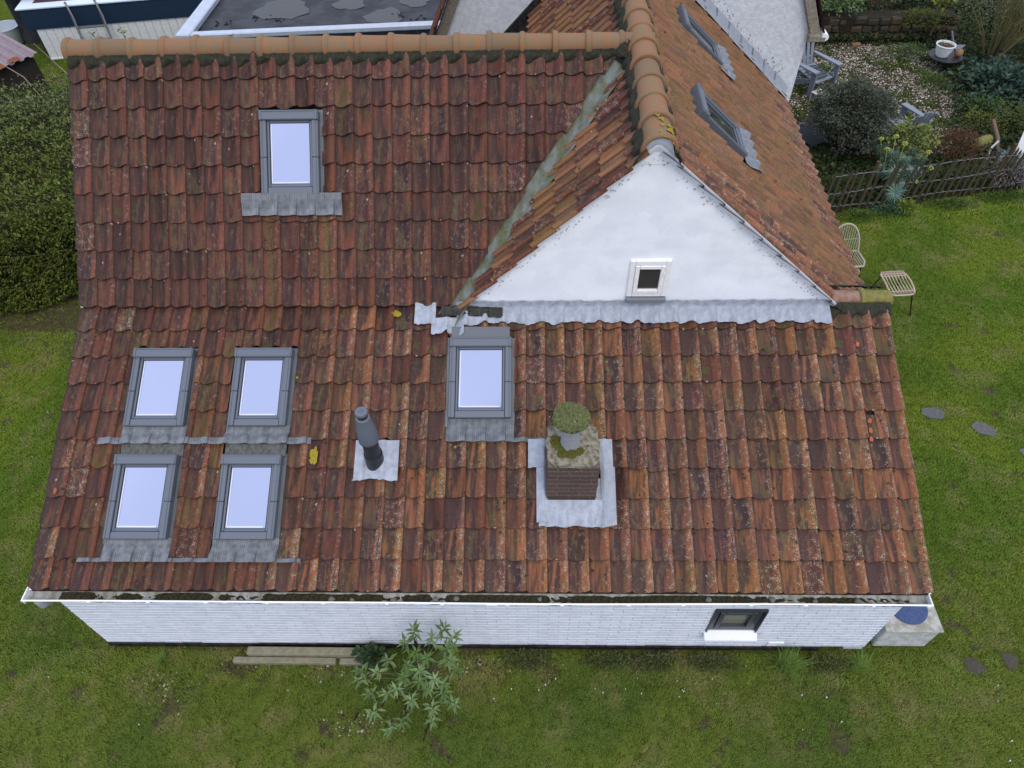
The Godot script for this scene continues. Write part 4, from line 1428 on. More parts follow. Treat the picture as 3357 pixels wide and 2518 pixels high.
func lawn() -> void:
	var places := []
	var colors := []
	var zones := [[-1.6, 11.8, 0.02, 1.5, 1900.0], [-4.2, 0.12, -5.8, 0.02, 1100.0], [8.45, 11.8, -3.0, 0.02, 1200.0], [9.0, 14.6, -8.9, -3.0, 900.0], [-9.5, -4.5, -16.5, -10.0, 130.0]]
	for zone in zones:
		var count := int((zone[1] - zone[0]) * (zone[3] - zone[2]) * zone[4])
		for k in count:
			var x := rng.randf_range(zone[0], zone[1])
			var z := rng.randf_range(zone[2], zone[3])
			if in_garden(x, z + 0.12):
				continue
			if x < -1.2 and z > -10.0 and z < -5.1 - (x + 3.7) * -0.45 - 0.0 and z < -5.0:
				if rng.randf() < 0.9: continue
			if x > 8.5 and x < 9.15 and z > -0.85 and z < -0.08:
				continue
			var on_stone := false
			for st in STONES:
				if absf(x - st[0]) < 0.14 and absf(z - st[1]) < 0.12:
					on_stone = true
			if on_stone or rng.randf() < bare(x, z) * 0.82:
				continue
			var big := 1.0
			if z > 0.0 and z < 0.32 and rng.randf() < 0.3: big = 1.5
			if in_garden(x, z - 0.35): big = 1.6
			var b := Basis(Vector3.UP, rng.randf() * TAU).scaled(Vector3.ONE * big * rng.randf_range(0.75, 1.25))
			places.append(Transform3D(b, Vector3(x, 0, z)))
			colors.append(shade(lawn_tone(x, z) * 1.75, 0.3))
	var o := many("lawn_grass", blade_tuft(14, 0.033, 0.019, 0.002, 3, 1.0), leafy("grass blades", 0.7), places, colors)
	tag(o, "short green lawn grass with straw coloured patches", "grass", "", "stuff")
	# daisies and white petals
	places = []
	colors = []
	for k in 44:
		var x := rng.randf_range(-0.5, 11.0)
		var z := rng.randf_range(0.25, 1.4)
		if k < 18:
			x = rng.randfn(6.0, 1.0)
			z = rng.randfn(0.4, 0.13)
		elif k > 38:
			x = rng.randf_range(-3.0, -0.2); z = rng.randf_range(-4.0, 0.5)
		places.append(Transform3D(Basis(Vector3.UP, rng.randf() * 6.0).scaled(Vector3.ONE * rng.randf_range(0.35, 0.85)), Vector3(x, 0.045, z)))
		colors.append(lin(0.8, 0.8, 0.78))
	var s := Shape.new()
	s.lathe(Vector3.ZERO, [Vector2(0.004, -0.05), Vector2(0.003, 0.0), Vector2(0.011, 0.002), Vector2(0.001, 0.006)], 7, 0.25, 1)
	tag(many("daisies", s.mesh(), leafy("petals"), places, colors), "tiny white daisies and petals scattered in the lawn", "daisies", "", "stuff")
	# crumbs of earth and pebbles near the wall
	places = []
	colors = []
	for k in 900:
		var x := rng.randf_range(1.0, 4.4)
		var z := 0.1 + absf(rng.randfn(0.0, 0.1))
		if k < 160:
			x = rng.randfn(0.75, 0.22); z = rng.randfn(0.35, 0.1)
		elif k < 330:
			x = rng.randfn(4.3, 0.18); z = rng.randfn(0.16, 0.05)
		elif k < 480:
			x = rng.randfn(3.0, 0.2); z = rng.randfn(0.75, 0.07)
		elif k > 780:
			x = rng.randf_range(4.4, 8.4); z = 0.02 + absf(rng.randfn(0.0, 0.07))
		places.append(Transform3D(Basis.from_euler(Vector3(rng.randf(), rng.randf() * 6, rng.randf())).scaled(Vector3.ONE * rng.randf_range(0.35, 1.1)), Vector3(x, 0.012, z)))
		colors.append(shade(lin(0.3, 0.28, 0.24) if rng.randf() < 0.25 else lin(0.06, 0.045, 0.03), 0.4))
	s = Shape.new()
	s.at_box(Vector3.ZERO, Vector3(0.028, 0.018, 0.022), 0.007)
	tag(many("earth_crumbs", s.mesh(), leafy("crumbs", 0.95), places, colors), "earth crumbs and small pebbles on the worn ground by the wall", "pebbles", "", "stuff")


const STONES := [[10.37, -3.33], [10.95, -3.07], [11.42, -2.62], [9.55, 0.12], [9.95, 0.06]]


func lawn_things() -> void:
	var slate := rough_mat("paving slate", lin(0.085, 0.086, 0.09), lin(0.11, 0.108, 0.102), lin(0.12, 0.11, 0.09), 0.08, 3.0, 0.8, 2.0)
	var names := ["grey stepping stone nearest the lean-to's right edge", "grey stepping stone turned like a diamond, second from the house", "grey stepping stone at the right edge of the photo"]
	for k in 3:
		var s := Shape.new()
		var o := PackedVector2Array()
		for e in [[-0.16, -0.05], [-0.04, -0.12], [0.14, -0.06], [0.15, 0.07], [0.02, 0.12], [-0.13, 0.06]]:
			o.append(Vector2(e[0] + rng.randf_range(-0.02, 0.02), e[1] + rng.randf_range(-0.02, 0.02)))
		s.slab(Transform3D(Basis(Vector3.RIGHT, Vector3(0, 0, -1), Vector3.UP).rotated(Vector3.UP, -0.3 - k * 0.25), Vector3(STONES[k][0], -0.002, STONES[k][1])), o, 0.036)
		tag(obj("stepping_stone", s, slate), names[k], "stepping stone", "stepping stones in the right lawn")
	for k in 2:
		var s := Shape.new()
		s.lathe(Vector3(STONES[3 + k][0], -0.006, STONES[3 + k][1]), [Vector2(0.11 - k * 0.02, 0.0), Vector2(0.09, 0.014), Vector2(0.001, 0.02)], 9, 0.14, k + 1)
		tag(obj("flat_stone", s, rough_mat("earthy stone", lin(0.07, 0.062, 0.05), lin(0.05, 0.046, 0.034), lin(0.1, 0.095, 0.08), 0.1, 6.0, 0.9, 2.0)), ["flat grey stone sunk in the lawn, nearer the concrete block", "flat grey stone sunk in the lawn, farther from the concrete block"][k], "stone", "sunken stones by the block")
	# low concrete block with a round blue lid
	var g := thing("concrete_block", "low mossy white concrete block at the right end of the front wall", "concrete block", Vector3(8.81, 0, -0.45))
	var mossy := rough_mat("algae concrete", lin(0.4, 0.4, 0.37), lin(0.26, 0.25, 0.2), lin(0.13, 0.125, 0.08), 0.2, 1.6, 0.9, 2.5, 0.02, 0.14)
	var pale := rough_mat("pale concrete", lin(0.48, 0.49, 0.48), lin(0.36, 0.37, 0.34), lin(0.2, 0.21, 0.16), 0.14, 1.4, 0.9, 2.0)
	var s := Shape.new()
	s.at_box(Vector3(0.0, 0.21, 0.0), Vector3(0.57, 0.42, 0.72), 0.012)
	obj("body", s, pale, g)
	s = Shape.new()
	s.at_box(Vector3(0.0, 0.436, 0.0), Vector3(0.6, 0.03, 0.75), 0.008)
	obj("top", s, mossy, g)
	s = Shape.new()
	s.lathe(Vector3(8.82, 0.451, -0.35), [Vector2(0.2, 0.0), Vector2(0.2, 0.016), Vector2(0.19, 0.02), Vector2(0.001, 0.022)], 36)
	tag(obj("plastic_disc", s, rough_mat("blue plastic", lin(0.045, 0.07, 0.155), lin(0.06, 0.085, 0.18), lin(0.1, 0.12, 0.2), 0.06, 4.0, 0.6, 0.6)), "round blue plastic disc lying on the low concrete block", "disc")
	# timbers lying along the front wall
	var wood := rough_mat("pale timber", lin(0.235, 0.22, 0.155), lin(0.19, 0.175, 0.12), lin(0.12, 0.11, 0.07), 0.08, 2.0, 0.85, 1.0)
	for e in [[1.68, 2.98, 0.045, 0.07, 0.085, 0.13, "upper pale timber lying along the front wall, behind the others"], [1.53, 2.66, 0.125, 0.04, 0.065, 0.08, "long lower timber on the grass before the front wall"], [2.7, 3.06, 0.13, 0.035, 0.065, 0.07, "short timber offcut beside the leafy shrub"]]:
		s = Shape.new()
		s.bar(Vector3(e[0], e[3], e[2]), Vector3(e[1], e[3], e[2] + 0.005), e[4], e[5], 0.008)
		tag(obj("timber", s, wood), e[6], "timber", "timbers lying along the front wall")


# ---------------------------------------------------------------- plants
func leaf_mesh(l: float, w: float, fold := 0.25, droop := 0.2) -> Mesh:
	var s := Shape.new()
	var a := Vector3.ZERO
	var tip := Vector3(0, -l * droop, l)
	var mid := Vector3(0, l * 0.04, l * 0.5)
	for side in [-1.0, 1.0]:
		var e := Vector3(side * w * 0.5, w * fold * 0.5, l * 0.45)
		var f := Vector3(-side * fold, 1.0, 0.15).normalized()
		s.tri(a, e, mid, f, f, f)
		s.tri(mid, e, tip, f, f, f)
	return s.mesh()


func leaf_turn(out: Vector3) -> Basis:
	var z := (out + Vector3(rng.randfn(0, 0.5), rng.randfn(0, 0.4), rng.randfn(0, 0.5))).normalized()
	var x := Vector3.UP.cross(z)
	if x.length() < 0.05:
		x = Vector3.RIGHT
	x = x.normalized().rotated(z, rng.randfn(0, 0.45))
	return Basis(x, z.cross(x), z)


# leaves filling a lumpy mound, thickest near its skin; stems from the base
func shrub(called: String, label: String, at: Vector3, size: Vector3, leaf: Mesh, count: int, c1: Color, c2: Color, stem_color: Color, stems := 9, lumps := 0.28, hollow := 0.35, stem_r := 0.009, group := "") -> Node3D:
	var g := thing(called, label, called.replace("_", " "), at, 0.0, group)
	var places := []
	var colors := []
	var sd := rng.randf() * 100.0
	for k in count:
		var d := Vector3(rng.randfn(), rng.randfn(), rng.randfn()).normalized()
		if d.y < -0.35:
			d.y = -d.y
		var bulge := 1.0 + lumps * noise.get_noise_3d(d.x * 1.6 + sd, d.y * 1.6, d.z * 1.6) * 2.0
		var r := bulge * lerpf(hollow, 1.0, pow(rng.randf(), 0.45))
		var p := Vector3(d.x * size.x, (d.y * 0.5 + 0.5) * size.y, d.z * size.z)
		p = Vector3(0, size.y * 0.5, 0) + Vector3(d.x * size.x * r, d.y * size.y * 0.5 * r, d.z * size.z * r)
		if p.y < 0.01:
			continue
		places.append(Transform3D(leaf_turn(d).scaled_local(Vector3.ONE * rng.randf_range(0.65, 1.25)), p))
		colors.append(shade(c1.lerp(c2, rng.randf()), 0.3))
	many("foliage", leaf, leafy("leaves"), places, colors, g)
	if hollow >= 0.5 and count > 3000:  # dark blob inside, its colour standing in for shade among the twigs
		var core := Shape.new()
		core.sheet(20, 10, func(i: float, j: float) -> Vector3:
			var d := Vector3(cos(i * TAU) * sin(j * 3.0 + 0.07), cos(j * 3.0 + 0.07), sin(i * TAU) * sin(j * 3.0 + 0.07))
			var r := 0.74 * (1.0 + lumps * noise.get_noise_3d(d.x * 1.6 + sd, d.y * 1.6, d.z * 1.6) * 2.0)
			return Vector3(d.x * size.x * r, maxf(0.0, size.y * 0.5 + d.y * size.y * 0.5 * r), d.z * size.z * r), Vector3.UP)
		obj("shaded_twig_core", core, rough_mat("twigs", lin(0.018, 0.017, 0.01), lin(0.03, 0.028, 0.016), lin(0.07, 0.06, 0.04), 0.1, 6.0, 1.0, 4.0), g)
	for k in stems:
		var a := TAU * k / stems + rng.randf()
		var tip := Vector3(cos(a) * size.x * rng.randf_range(0.3, 0.85), size.y * rng.randf_range(0.6, 0.95), sin(a) * size.z * rng.randf_range(0.3, 0.85))
		var s := Shape.new()
		s.tube([Vector3(cos(a) * 0.03, 0, sin(a) * 0.03), tip * 0.45 + Vector3(rng.randfn(0, 0.02), 0.05, rng.randfn(0, 0.02)), tip], [stem_r, stem_r * 0.7, stem_r * 0.25], 5)
		obj("stem", s, plain("stem %s" % stem_color.to_html(), stem_color, 0.9), g)
	return g


func hedge() -> void:
	var g := thing("hedge", "tall clipped privet hedge along the left edge of the lawn", "hedge", Vector3(-3.4, 0, -7.4))
	var leaf := leaf_mesh(0.062, 0.032)
	var places := []
	var colors := []
	var top_at := func(x: float, z: float) -> float:
		return 1.72 + 0.16 * noise.get_noise_2d(x * 0.9, z * 0.9) + 0.07 * noise.get_noise_2d(x * 3.0, z * 3.0)
	var front := func(x: float) -> float:
		return -5.15 + (x + 3.7) * -0.42
	for k in 105000:
		var x := rng.randf_range(-6.6, -1.15)
		var z0: float = front.call(x)
		var q := rng.randf()
		var p := Vector3.ZERO
		var out := Vector3.UP
		if q < 0.5:          # top
			var z := z0 - rng.randf() * 4.9
			var h: float = top_at.call(x, z)
			var rough := pow(rng.randf(), 1.7)
			p = Vector3(x, h - rough * 0.3 + (rng.randf() * 0.25 * smoothstep(-8.0, -9.6, z) if rng.randf() < 0.25 else 0.0), z)
			out = Vector3(0, 1, 0.25)
			if z > z0 - 0.5:
				p.y -= (0.5 - (z0 - z)) * (0.5 - (z0 - z)) * 1.2
		elif q < 0.86:       # front face
			var y := rng.randf_range(0.1, 1.62)
			var lump := 0.16 * noise.get_noise_2d(x * 1.4, y * 1.6)
			p = Vector3(x, y, z0 - 0.12 - 0.28 * pow(y / 1.7, 2.0) + lump - pow(rng.randf(), 1.8) * 0.28)
			out = Vector3(0, 0.35, 1)
		else:                # right face
			var y := rng.randf_range(0.1, 1.68)
			var z := -6.1 - rng.randf() * 4.6
			p = Vector3(-1.1 + 0.14 * noise.get_noise_2d(z * 1.5, y * 1.5) - pow(rng.randf(), 1.8) * 0.28, y, z)
			out = Vector3(1, 0.35, 0)
		if fine.get_noise_3d(p.x * 2.6, p.y * 2.6, p.z * 2.6) < -0.16 and rng.randf() < 0.75:
			continue
		places.append(Transform3D(leaf_turn(out.normalized()).scaled_local(Vector3.ONE * rng.randf_range(0.6, 1.2)), p - g.position))
		var pale := smoothstep(-7.2, -9.6, p.z) * 0.8
		var c := lin(0.07, 0.1, 0.016).lerp(lin(0.125, 0.142, 0.034), rng.randf()).lerp(lin(0.17, 0.205, 0.11), pale * rng.randf())
		colors.append(shade(c, 0.35))
	many("foliage", leaf, leafy("privet leaves", 0.5), places, colors, g)
	# dark shell for the twiggy inside, its shade put into the colour
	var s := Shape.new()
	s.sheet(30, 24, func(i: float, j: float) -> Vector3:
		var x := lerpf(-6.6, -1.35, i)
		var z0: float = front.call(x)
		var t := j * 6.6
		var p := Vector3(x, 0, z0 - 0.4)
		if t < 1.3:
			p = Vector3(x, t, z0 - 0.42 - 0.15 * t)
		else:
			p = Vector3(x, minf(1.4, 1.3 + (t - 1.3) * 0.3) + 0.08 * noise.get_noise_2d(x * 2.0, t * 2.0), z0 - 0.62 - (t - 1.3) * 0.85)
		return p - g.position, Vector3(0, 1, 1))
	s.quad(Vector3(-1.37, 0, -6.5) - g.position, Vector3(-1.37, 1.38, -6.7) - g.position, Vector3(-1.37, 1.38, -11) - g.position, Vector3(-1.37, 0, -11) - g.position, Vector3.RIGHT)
	obj("shaded_twig_core", s, rough_mat("twigs", lin(0.018, 0.017, 0.01), lin(0.03, 0.028, 0.016), lin(0.07, 0.06, 0.04), 0.1, 6.0, 1.0, 4.0), g)
	var bark := plain("hedge twig", lin(0.13, 0.11, 0.08), 0.9)
	for k in 34:
		s = Shape.new()
		var x := rng.randf_range(-5.5, -1.4)
		var a := Vector3(x, rng.randf_range(0.25, 1.3), front.call(x) - 0.35)
		s.tube([a, a + Vector3(rng.randfn(0, 0.12), 0.12, 0.15), a + Vector3(rng.randfn(0, 0.25), rng.randf_range(0.0, 0.3), 0.24)], [0.007, 0.005, 0.002], 4)
		s.v = shifted(s.v, -g.position)
		obj("twig", s, bark, g)
	# long shoots above the hedge
	var shoots := [[-2.62, -9.4, 2.75, "tall leafy shoot just left of the ridge end"], [-2.05, -9.3, 2.85, "tall leafy shoot beyond the first ridge tile"], [-0.35, -9.0, 2.75, "leafy shoot behind the third ridge tile, left of its twin"], [-0.1, -9.05, 2.8, "leafy shoot behind the third ridge tile, right of its twin"]]
	var sleaf := leaf_mesh(0.085, 0.036)
	for e in shoots:
		var t := thing("privet_shoot", e[3], "shoot", Vector3(e[0], 0, e[1]), 0.0, "tall shoots over the hedge")
		s = Shape.new()
		s.tube([Vector3(0.2, 1.2, 0.1), Vector3(0.05, 2.0, 0.0), Vector3(0, e[2], 0)], [0.01, 0.008, 0.003], 5)
		obj("stem", s, bark, t)
		places = []
		colors = []
		for k in 26:
			var y := lerpf(1.75, e[2], k / 25.0)
			for side in [-1, 1]:
				var d := Vector3(side, 0.5, rng.randfn(0, 0.5)).rotated(Vector3.UP, k * 0.4)
				places.append(Transform3D(leaf_turn(d), Vector3(0.08 * (e[2] - y), y, 0)))
				colors.append(shade(lin(0.12, 0.16, 0.05), 0.25))
		many("leaves", sleaf, leafy("leaves"), places, colors, t)
	for e in [[-4.6, -9.6, -4.95, 2.45, "bare twig standing against the navy band"], [-3.75, -9.6, -3.85, 2.5, "bare twig before the left ladder rail"]]:
		s = Shape.new()
		s.tube([Vector3(e[0] + 0.7, 1.3, e[1] + 0.3), Vector3(e[0] + 0.25, 1.9, e[1]), Vector3(e[2], e[3], e[1])], [0.012, 0.01, 0.005], 5)
		tag(obj("bare_twig", s, plain("grey twig", lin(0.24, 0.2, 0.15), 0.9)), e[4], "twig", "bare twigs over the hedge")


func shifted(a: PackedVector3Array, d: Vector3) -> PackedVector3Array:
	for i in a.size():
		a[i] += d
	return a


# the grey-green shrub before the front wall: whorls of long leaves on thin stems
func buddleia() -> void:
	var g := thing("leafy_shrub", "grey-green shrub with star-like leaf whorls before the front wall", "shrub", Vector3(3.62, 0, 0.32))
	var tips := [[3.65, 1.15, 0.2], [3.83, 1.05, 0.24], [3.95, 1.1, 0.16], [4.05, 1.05, 0.23], [4.03, 1.0, 0.31], [3.57, 1.1, 0.3], [3.39, 0.9, 0.41], [3.26, 0.75, 0.48], [3.59, 0.9, 0.46], [3.73, 0.95, 0.53], [4.02, 1.0, 0.44], [4.08, 0.85, 0.49], [3.55, 0.85, 0.56], [3.72, 0.9, 0.62], [3.87, 0.9, 0.6], [3.48, 0.75, 0.64], [3.38, 0.7, 0.67], [3.62, 0.65, 0.72], [3.8, 0.8, 0.65], [3.95, 0.8, 0.61], [3.16, 0.5, 0.61], [3.19, 0.4, 0.78], [3.83, 0.55, 0.77], [3.82, 0.45, 0.85], [4.04, 0.5, 0.71], [3.36, 0.3, 0.9], [3.5, 0.3, 0.83], [3.93, 0.65, 0.65], [3.0, 0.45, 0.37], [3.98, 1.05, 0.35], [3.78, 1.0, 0.42], [3.68, 1.0, 0.37], [3.01, 0.4, 0.44]]
	var leaf := leaf_mesh(0.105, 0.03, 0.3, 0.4)
	var small := leaf_mesh(0.07, 0.022, 0.3, 0.3)
	var bark := plain("pale twig", lin(0.13, 0.12, 0.07), 0.9)
	for e in tips:
		var tip := Vector3(e[0], e[1], e[2]) - g.position
		var s := Shape.new()
		var mid := Vector3(tip.x * 0.5 + rng.randfn(0, 0.02), tip.y * 0.55, tip.z * 0.5 - 0.02)
		s.tube([Vector3(rng.randfn(0, 0.02), 0, rng.randfn(0, 0.02)), mid, tip], [0.007, 0.005, 0.003], 5)
		obj("stem", s, bark, g)
		var places := []
		var colors := []
		var dir := (tip - mid).normalized()
		var tone := lin(0.165, 0.23, 0.1).lerp(lin(0.085, 0.145, 0.04), rng.randf())
		var k0 := rng.randf() * TAU
		for tier in 3:
			var p := tip - dir * tier * 0.045
			var n := 4 if tier < 2 else 3
			for k in n:
				var a := k0 + TAU * k / n + tier * 0.8
				var d := Vector3(cos(a), 0.35 - tier * 0.25, sin(a)) + dir * 0.3
				var z := (d + Vector3(rng.randfn(0, 0.12), rng.randfn(0, 0.12), rng.randfn(0, 0.12))).normalized()
				var x := Vector3.UP.cross(z).normalized()
				places.append(Transform3D(Basis(x, z.cross(x), z).scaled_local(Vector3.ONE * rng.randf_range(0.75, 1.15) * (0.75 if tier == 0 else 1.0)), p))
				colors.append(shade(tone, 0.18))
		for q in 2:
			var f := rng.randf_range(0.35, 0.85)
			var p := mid.lerp(tip, f) if rng.randf() < 0.6 else (mid * f)
			places.append(Transform3D(leaf_turn(Vector3(rng.randfn(), 0.3, rng.randfn()).normalized()).scaled_local(Vector3.ONE * 0.8), p))
			colors.append(shade(lin(0.1, 0.14, 0.05), 0.25))
		many("leaf_whorl", leaf, leafy("shrub leaves"), places, colors, g)
	# dried flower spikes
	for e in [[3.78, 0.42, 0.86, 3.72, 0.3, 0.98], [3.38, 0.6, 0.6, 3.3, 0.45, 0.72], [3.52, 0.62, 0.6, 3.45, 0.5, 0.68], [3.85, 0.68, 0.55, 3.88, 0.55, 0.62], [3.64, 0.95, 0.22, 3.64, 0.78, 0.24], [3.02, 0.2, 0.7, 2.97, 0.1, 0.74], [3.55, 0.5, 0.7, 3.54, 0.4, 0.78]]:
		var s := Shape.new()
		var a := Vector3(e[0], e[1], e[2]) - g.position
		var b := Vector3(e[3], e[4], e[5]) - g.position
		for k in 46:
			var f := rng.randf()
			var w := 0.014 * (1.0 - f * 0.6)
			s.box(Transform3D(Basis.from_euler(Vector3(rng.randf() * 6, rng.randf() * 6, 0)), a.lerp(b, f) + Vector3(rng.randfn(0, w), rng.randfn(0, w), rng.randfn(0, w)) * 0.6), Vector3.ONE * rng.randf_range(0.006, 0.013))
		s.tube([a, b], [0.006, 0.003], 5)
		obj("dried_flower_spike", s, plain("dried flowers", lin(0.032, 0.02, 0.012), 0.95), g)


func weeds() -> void:
	var tiny := leaf_mesh(0.03, 0.018)
	shrub("weed_clump", "dark round-leaved clump at the wall beside the timbers", Vector3(3.07, 0, 0.1), Vector3(0.16, 0.26, 0.1), leaf_mesh(0.05, 0.045), 260, lin(0.035, 0.06, 0.03), lin(0.05, 0.075, 0.035), lin(0.06, 0.06, 0.03), 4)
	for e in [[4.75, 0.1, 0.3, 0.14, "low weeds at the wall foot right of the leafy shrub"], [5.6, 0.1, 0.28, 0.1, "short brownish weeds at the middle of the wall foot"], [6.15, 0.12, 0.22, 0.14, "thin weeds at the wall foot left of the small window"], [6.75, 0.14, 0.32, 0.17, "leafy weeds at the wall foot below the small window"], [7.95, 0.13, 0.25, 0.12, "low weeds between the grass tuft and the concrete block"]]:
		shrub("weed_clump", e[4], Vector3(e[0], 0, e[1]), Vector3(e[2], e[3], 0.09), tiny, 520, lin(0.05, 0.078, 0.02), lin(0.085, 0.085, 0.035), lin(0.1, 0.08, 0.05), 4, 0.3, 0.2, 0.004, "weeds along the wall foot")
	var dead := plain("dead stem", lin(0.13, 0.1, 0.08), 0.9)
	for e in [[6.25, "purplish dead stems against the wall left of the small window"], [6.62, "purplish dead stems just below the small window"]]:
		var g := thing("dead_weed", e[1], "dead weed", Vector3(e[0], 0, 0.05), 0.0, "dead weeds against the wall")
		for k in 9:
			var s := Shape.new()
			var tip := Vector3(rng.randfn(0, 0.12), rng.randf_range(0.12, 0.26), rng.randf_range(0.0, 0.06))
			s.tube([Vector3(rng.randfn(0, 0.03), 0, 0), tip * 0.6 + Vector3(0, 0.03, 0), tip], [0.003, 0.0025, 0.0015], 4)
			for q in 4:
				s.at_box(tip * rng.randf_range(0.5, 1.0) + Vector3(rng.randfn(0, 0.012), 0, 0), Vector3.ONE * 0.008)
			obj("stem", s, dead, g)
	for e in [[7.52, 0.16, 0.17, 1.0, "large arching grass tuft at the wall right of the small window"], [0.75, 0.14, 0.1, 0.6, "longer grass tuft at the wall's left corner"], [8.3, 0.12, 0.12, 0.7, "dark green grass tuft before the concrete block"]]:
		var g := thing("grass_tuft", e[4], "grass tuft", Vector3(e[0], 0, e[1]))
		var places := []
		var colors := []
		for k in 26:
			places.append(Transform3D(Basis(Vector3.UP, rng.randf() * TAU).scaled(Vector3.ONE * e[3] * rng.randf_range(0.7, 1.2)), Vector3(rng.randfn(0, e[2] * 0.3), 0, rng.randfn(0, e[2] * 0.2))))
			colors.append(shade(lin(0.12, 0.19, 0.04), 0.25))
		many("blades", blade_tuft(10, 0.28, 0.02, 0.003, 11, 1.0), leafy("grass blades"), places, colors, g)


# ---------------------------------------------------------------- neighbours behind the house
func rear_house() -> void:
	var g := thing("rear_house", "taller white rendered house behind, meeting the wing's far end", "house", Vector3(6.2, 0, -8.4))
	var at := -g.position
	var plaster := rough_mat("rough rear plaster", lin(0.62, 0.64, 0.68), lin(0.54, 0.56, 0.6), lin(0.45, 0.45, 0.45), 0.03, 1.2, 0.9, 2.0, 0.03, 0.12)
	var s := Shape.new()
	var o := PackedVector2Array([Vector2(3.47, 0), Vector2(3.47, 3.05), Vector2(4.15, 4.5), Vector2(6.28, 6.6), Vector2(8.4, 4.5), Vector2(9.08, 3.05), Vector2(9.08, 0)])
	s.slab(Transform3D(Basis(), Vector3(0, 0, -8.5) + at), o, 0.2)
	s.at_box(Vector3(6.275, 1.5, -10.8) + at, Vector3(5.6, 3.0, 4.3))
	obj("wall", s, plaster, g)
	s = Shape.new()
	s.sheet(70, 50, func(i: float, j: float) -> Vector3:
		var x := lerpf(3.48, 9.07, i)
		var top := minf(minf(3.05 + (x - 3.47) * 2.13, 4.5 + (x - 4.15) * 0.98), minf(3.05 + (9.08 - x) * 2.13, 4.5 + (8.4 - x) * 0.98))
		var y := lerpf(1.6, maxf(top, 1.7) - 0.02, j)
		return Vector3(x, y, -8.386 + 0.008 * noise.get_noise_2d(x * 5.0, y * 5.0) + 0.008 * noise.get_noise_2d(x * 1.3, y * 1.3)) + at, Vector3(0, 0, 1))
	obj("rough_render", s, plaster, g)
	var wood := rough_mat("weathered beam", lin(0.26, 0.235, 0.19), lin(0.19, 0.165, 0.125), lin(0.1, 0.09, 0.07), 0.1, 3.0, 0.9, 2.0)
	for e in [[3.38, 2.98, 4.08, 4.5], [9.17, 2.98, 8.47, 4.5]]:
		s = Shape.new()
		s.bar(Vector3(e[0], e[1], -8.36) + at, Vector3(e[2], e[3], -8.36) + at, 0.15, 0.11, 0.012, Vector3(0, 0, 1))
		obj("barge_board", s, wood, g)
		s = Shape.new()
		var out := signf(e[0] - 6.2)
		s.at_box(Vector3(e[0] + out * 0.01, 2.98, -8.3) + at, Vector3(0.26, 0.1, 0.1), 0.01)
		obj("beam_end", s, wood, g)
		# steep roof beyond the barge board
		s = Shape.new()
		var a := Vector3(e[0] + out * 0.1, e[1], -8.42) + at
		var b := Vector3(e[2] + out * 0.1, e[3], -8.42) + at
		s.quad(a, b, b + Vector3(0, 0, -4), a + Vector3(0, 0, -4), Vector3(out, 0.4, 0))
		var top := Vector3(6.28, 6.7, -8.42) + at
		s.quad(b, top, top + Vector3(0, 0, -4), b + Vector3(0, 0, -4), Vector3(out, 1, 0))
		obj("roof_slope", s, plain("roof boarding", Color()), g)
		var up := (b - a).normalized()
		var normal := Vector3(out * up.y, absf(up.x), 0)
		var ex := normal.cross(-up)
		for i in 3:
			for j in 6:
				var p := a + Vector3(0, 0, 0.14 - i * TW) + up * (j * 0.29) + normal * 0.02
				var z := Vector3(0, 0, 1) if ex.z > 0 else Vector3(0, 0, -1)
				var m := tile_shape(0.345, tile_rect(rng.randi_range(0, 2), rng.randi_range(0, 11)), i * 7 + j, []).mesh()
				put("roof_tile", m, tile_mats[1], g, Transform3D(Basis(z, normal, z.cross(normal)).rotated(normal.cross(up).normalized(), 0.0), p))
	s = Shape.new()
	s.tube([Vector3(9.29, 3.0, -8.25) + at, Vector3(9.29, 3.02, -12.4) + at], [0.055, 0.055], 10)
	obj("gutter", s, plain("white plastic", Color()), g)
	# lead steps along the wing's far edge
	var lead := rough_mat("grey lead", Color(), Color(), Color(), 0, 1)
	for i in 12:
		var f := i / 12.0
		var p := SIDE_AT + Vector3(0.03, 0, -1) * 5.8 + SIDE_UP * lerpf(0.0, 3.6, f) + SIDE_OUT * 0.085
		s = Shape.new()
		s.box(Transform3D(Basis(SIDE_OUT.cross(SIDE_UP), SIDE_OUT, SIDE_UP.cross(SIDE_OUT.cross(SIDE_UP)) * -1.0), p + at) , Vector3(0.02, 0.02, 0.02))
		s = Shape.new()
		var q := p + SIDE_UP * 0.34
		var w := Vector3(0, 0, 0.19 + 0.03 * sin(i * 2.0))
		s.quad(p + at, q + at, q + w + at - SIDE_OUT * 0.03, p + w + at - SIDE_OUT * 0.03, SIDE_OUT)
		s.quad(p + at, q + at, q + at + Vector3(0, 0.1, -0.04), p + at + Vector3(0, 0.1, -0.04), SIDE_OUT + Vector3(0, 0, 1))
		obj("lead_step", s, lead, g)
	s = Shape.new()  # dark bars standing in for the black gap where wing meets wall
	var t0 := INNER_AT + Vector3(-0.03, 0, 1) * 0.1 + INNER_OUT * 0.05
	s.bar(t0 + at, t0 + INNER_UP * 2.6 + at, 0.06, 0.16, 0.01, INNER_OUT)
	s.bar(SIDE_AT + Vector3(0.03, 0, -1) * 5.9 + SIDE_OUT * 0.12 + at, SIDE_AT + Vector3(0.03, 0, -1) * 5.9 + SIDE_UP * 3.8 + SIDE_OUT * 0.12 + at, 0.05, 0.09, 0.01, SIDE_OUT)
	obj("dark_joint", s, rough_mat("tar", Color(), Color(), Color(), 0, 1), g)
	# grime creeping up the wall from the joint
	s = Shape.new()
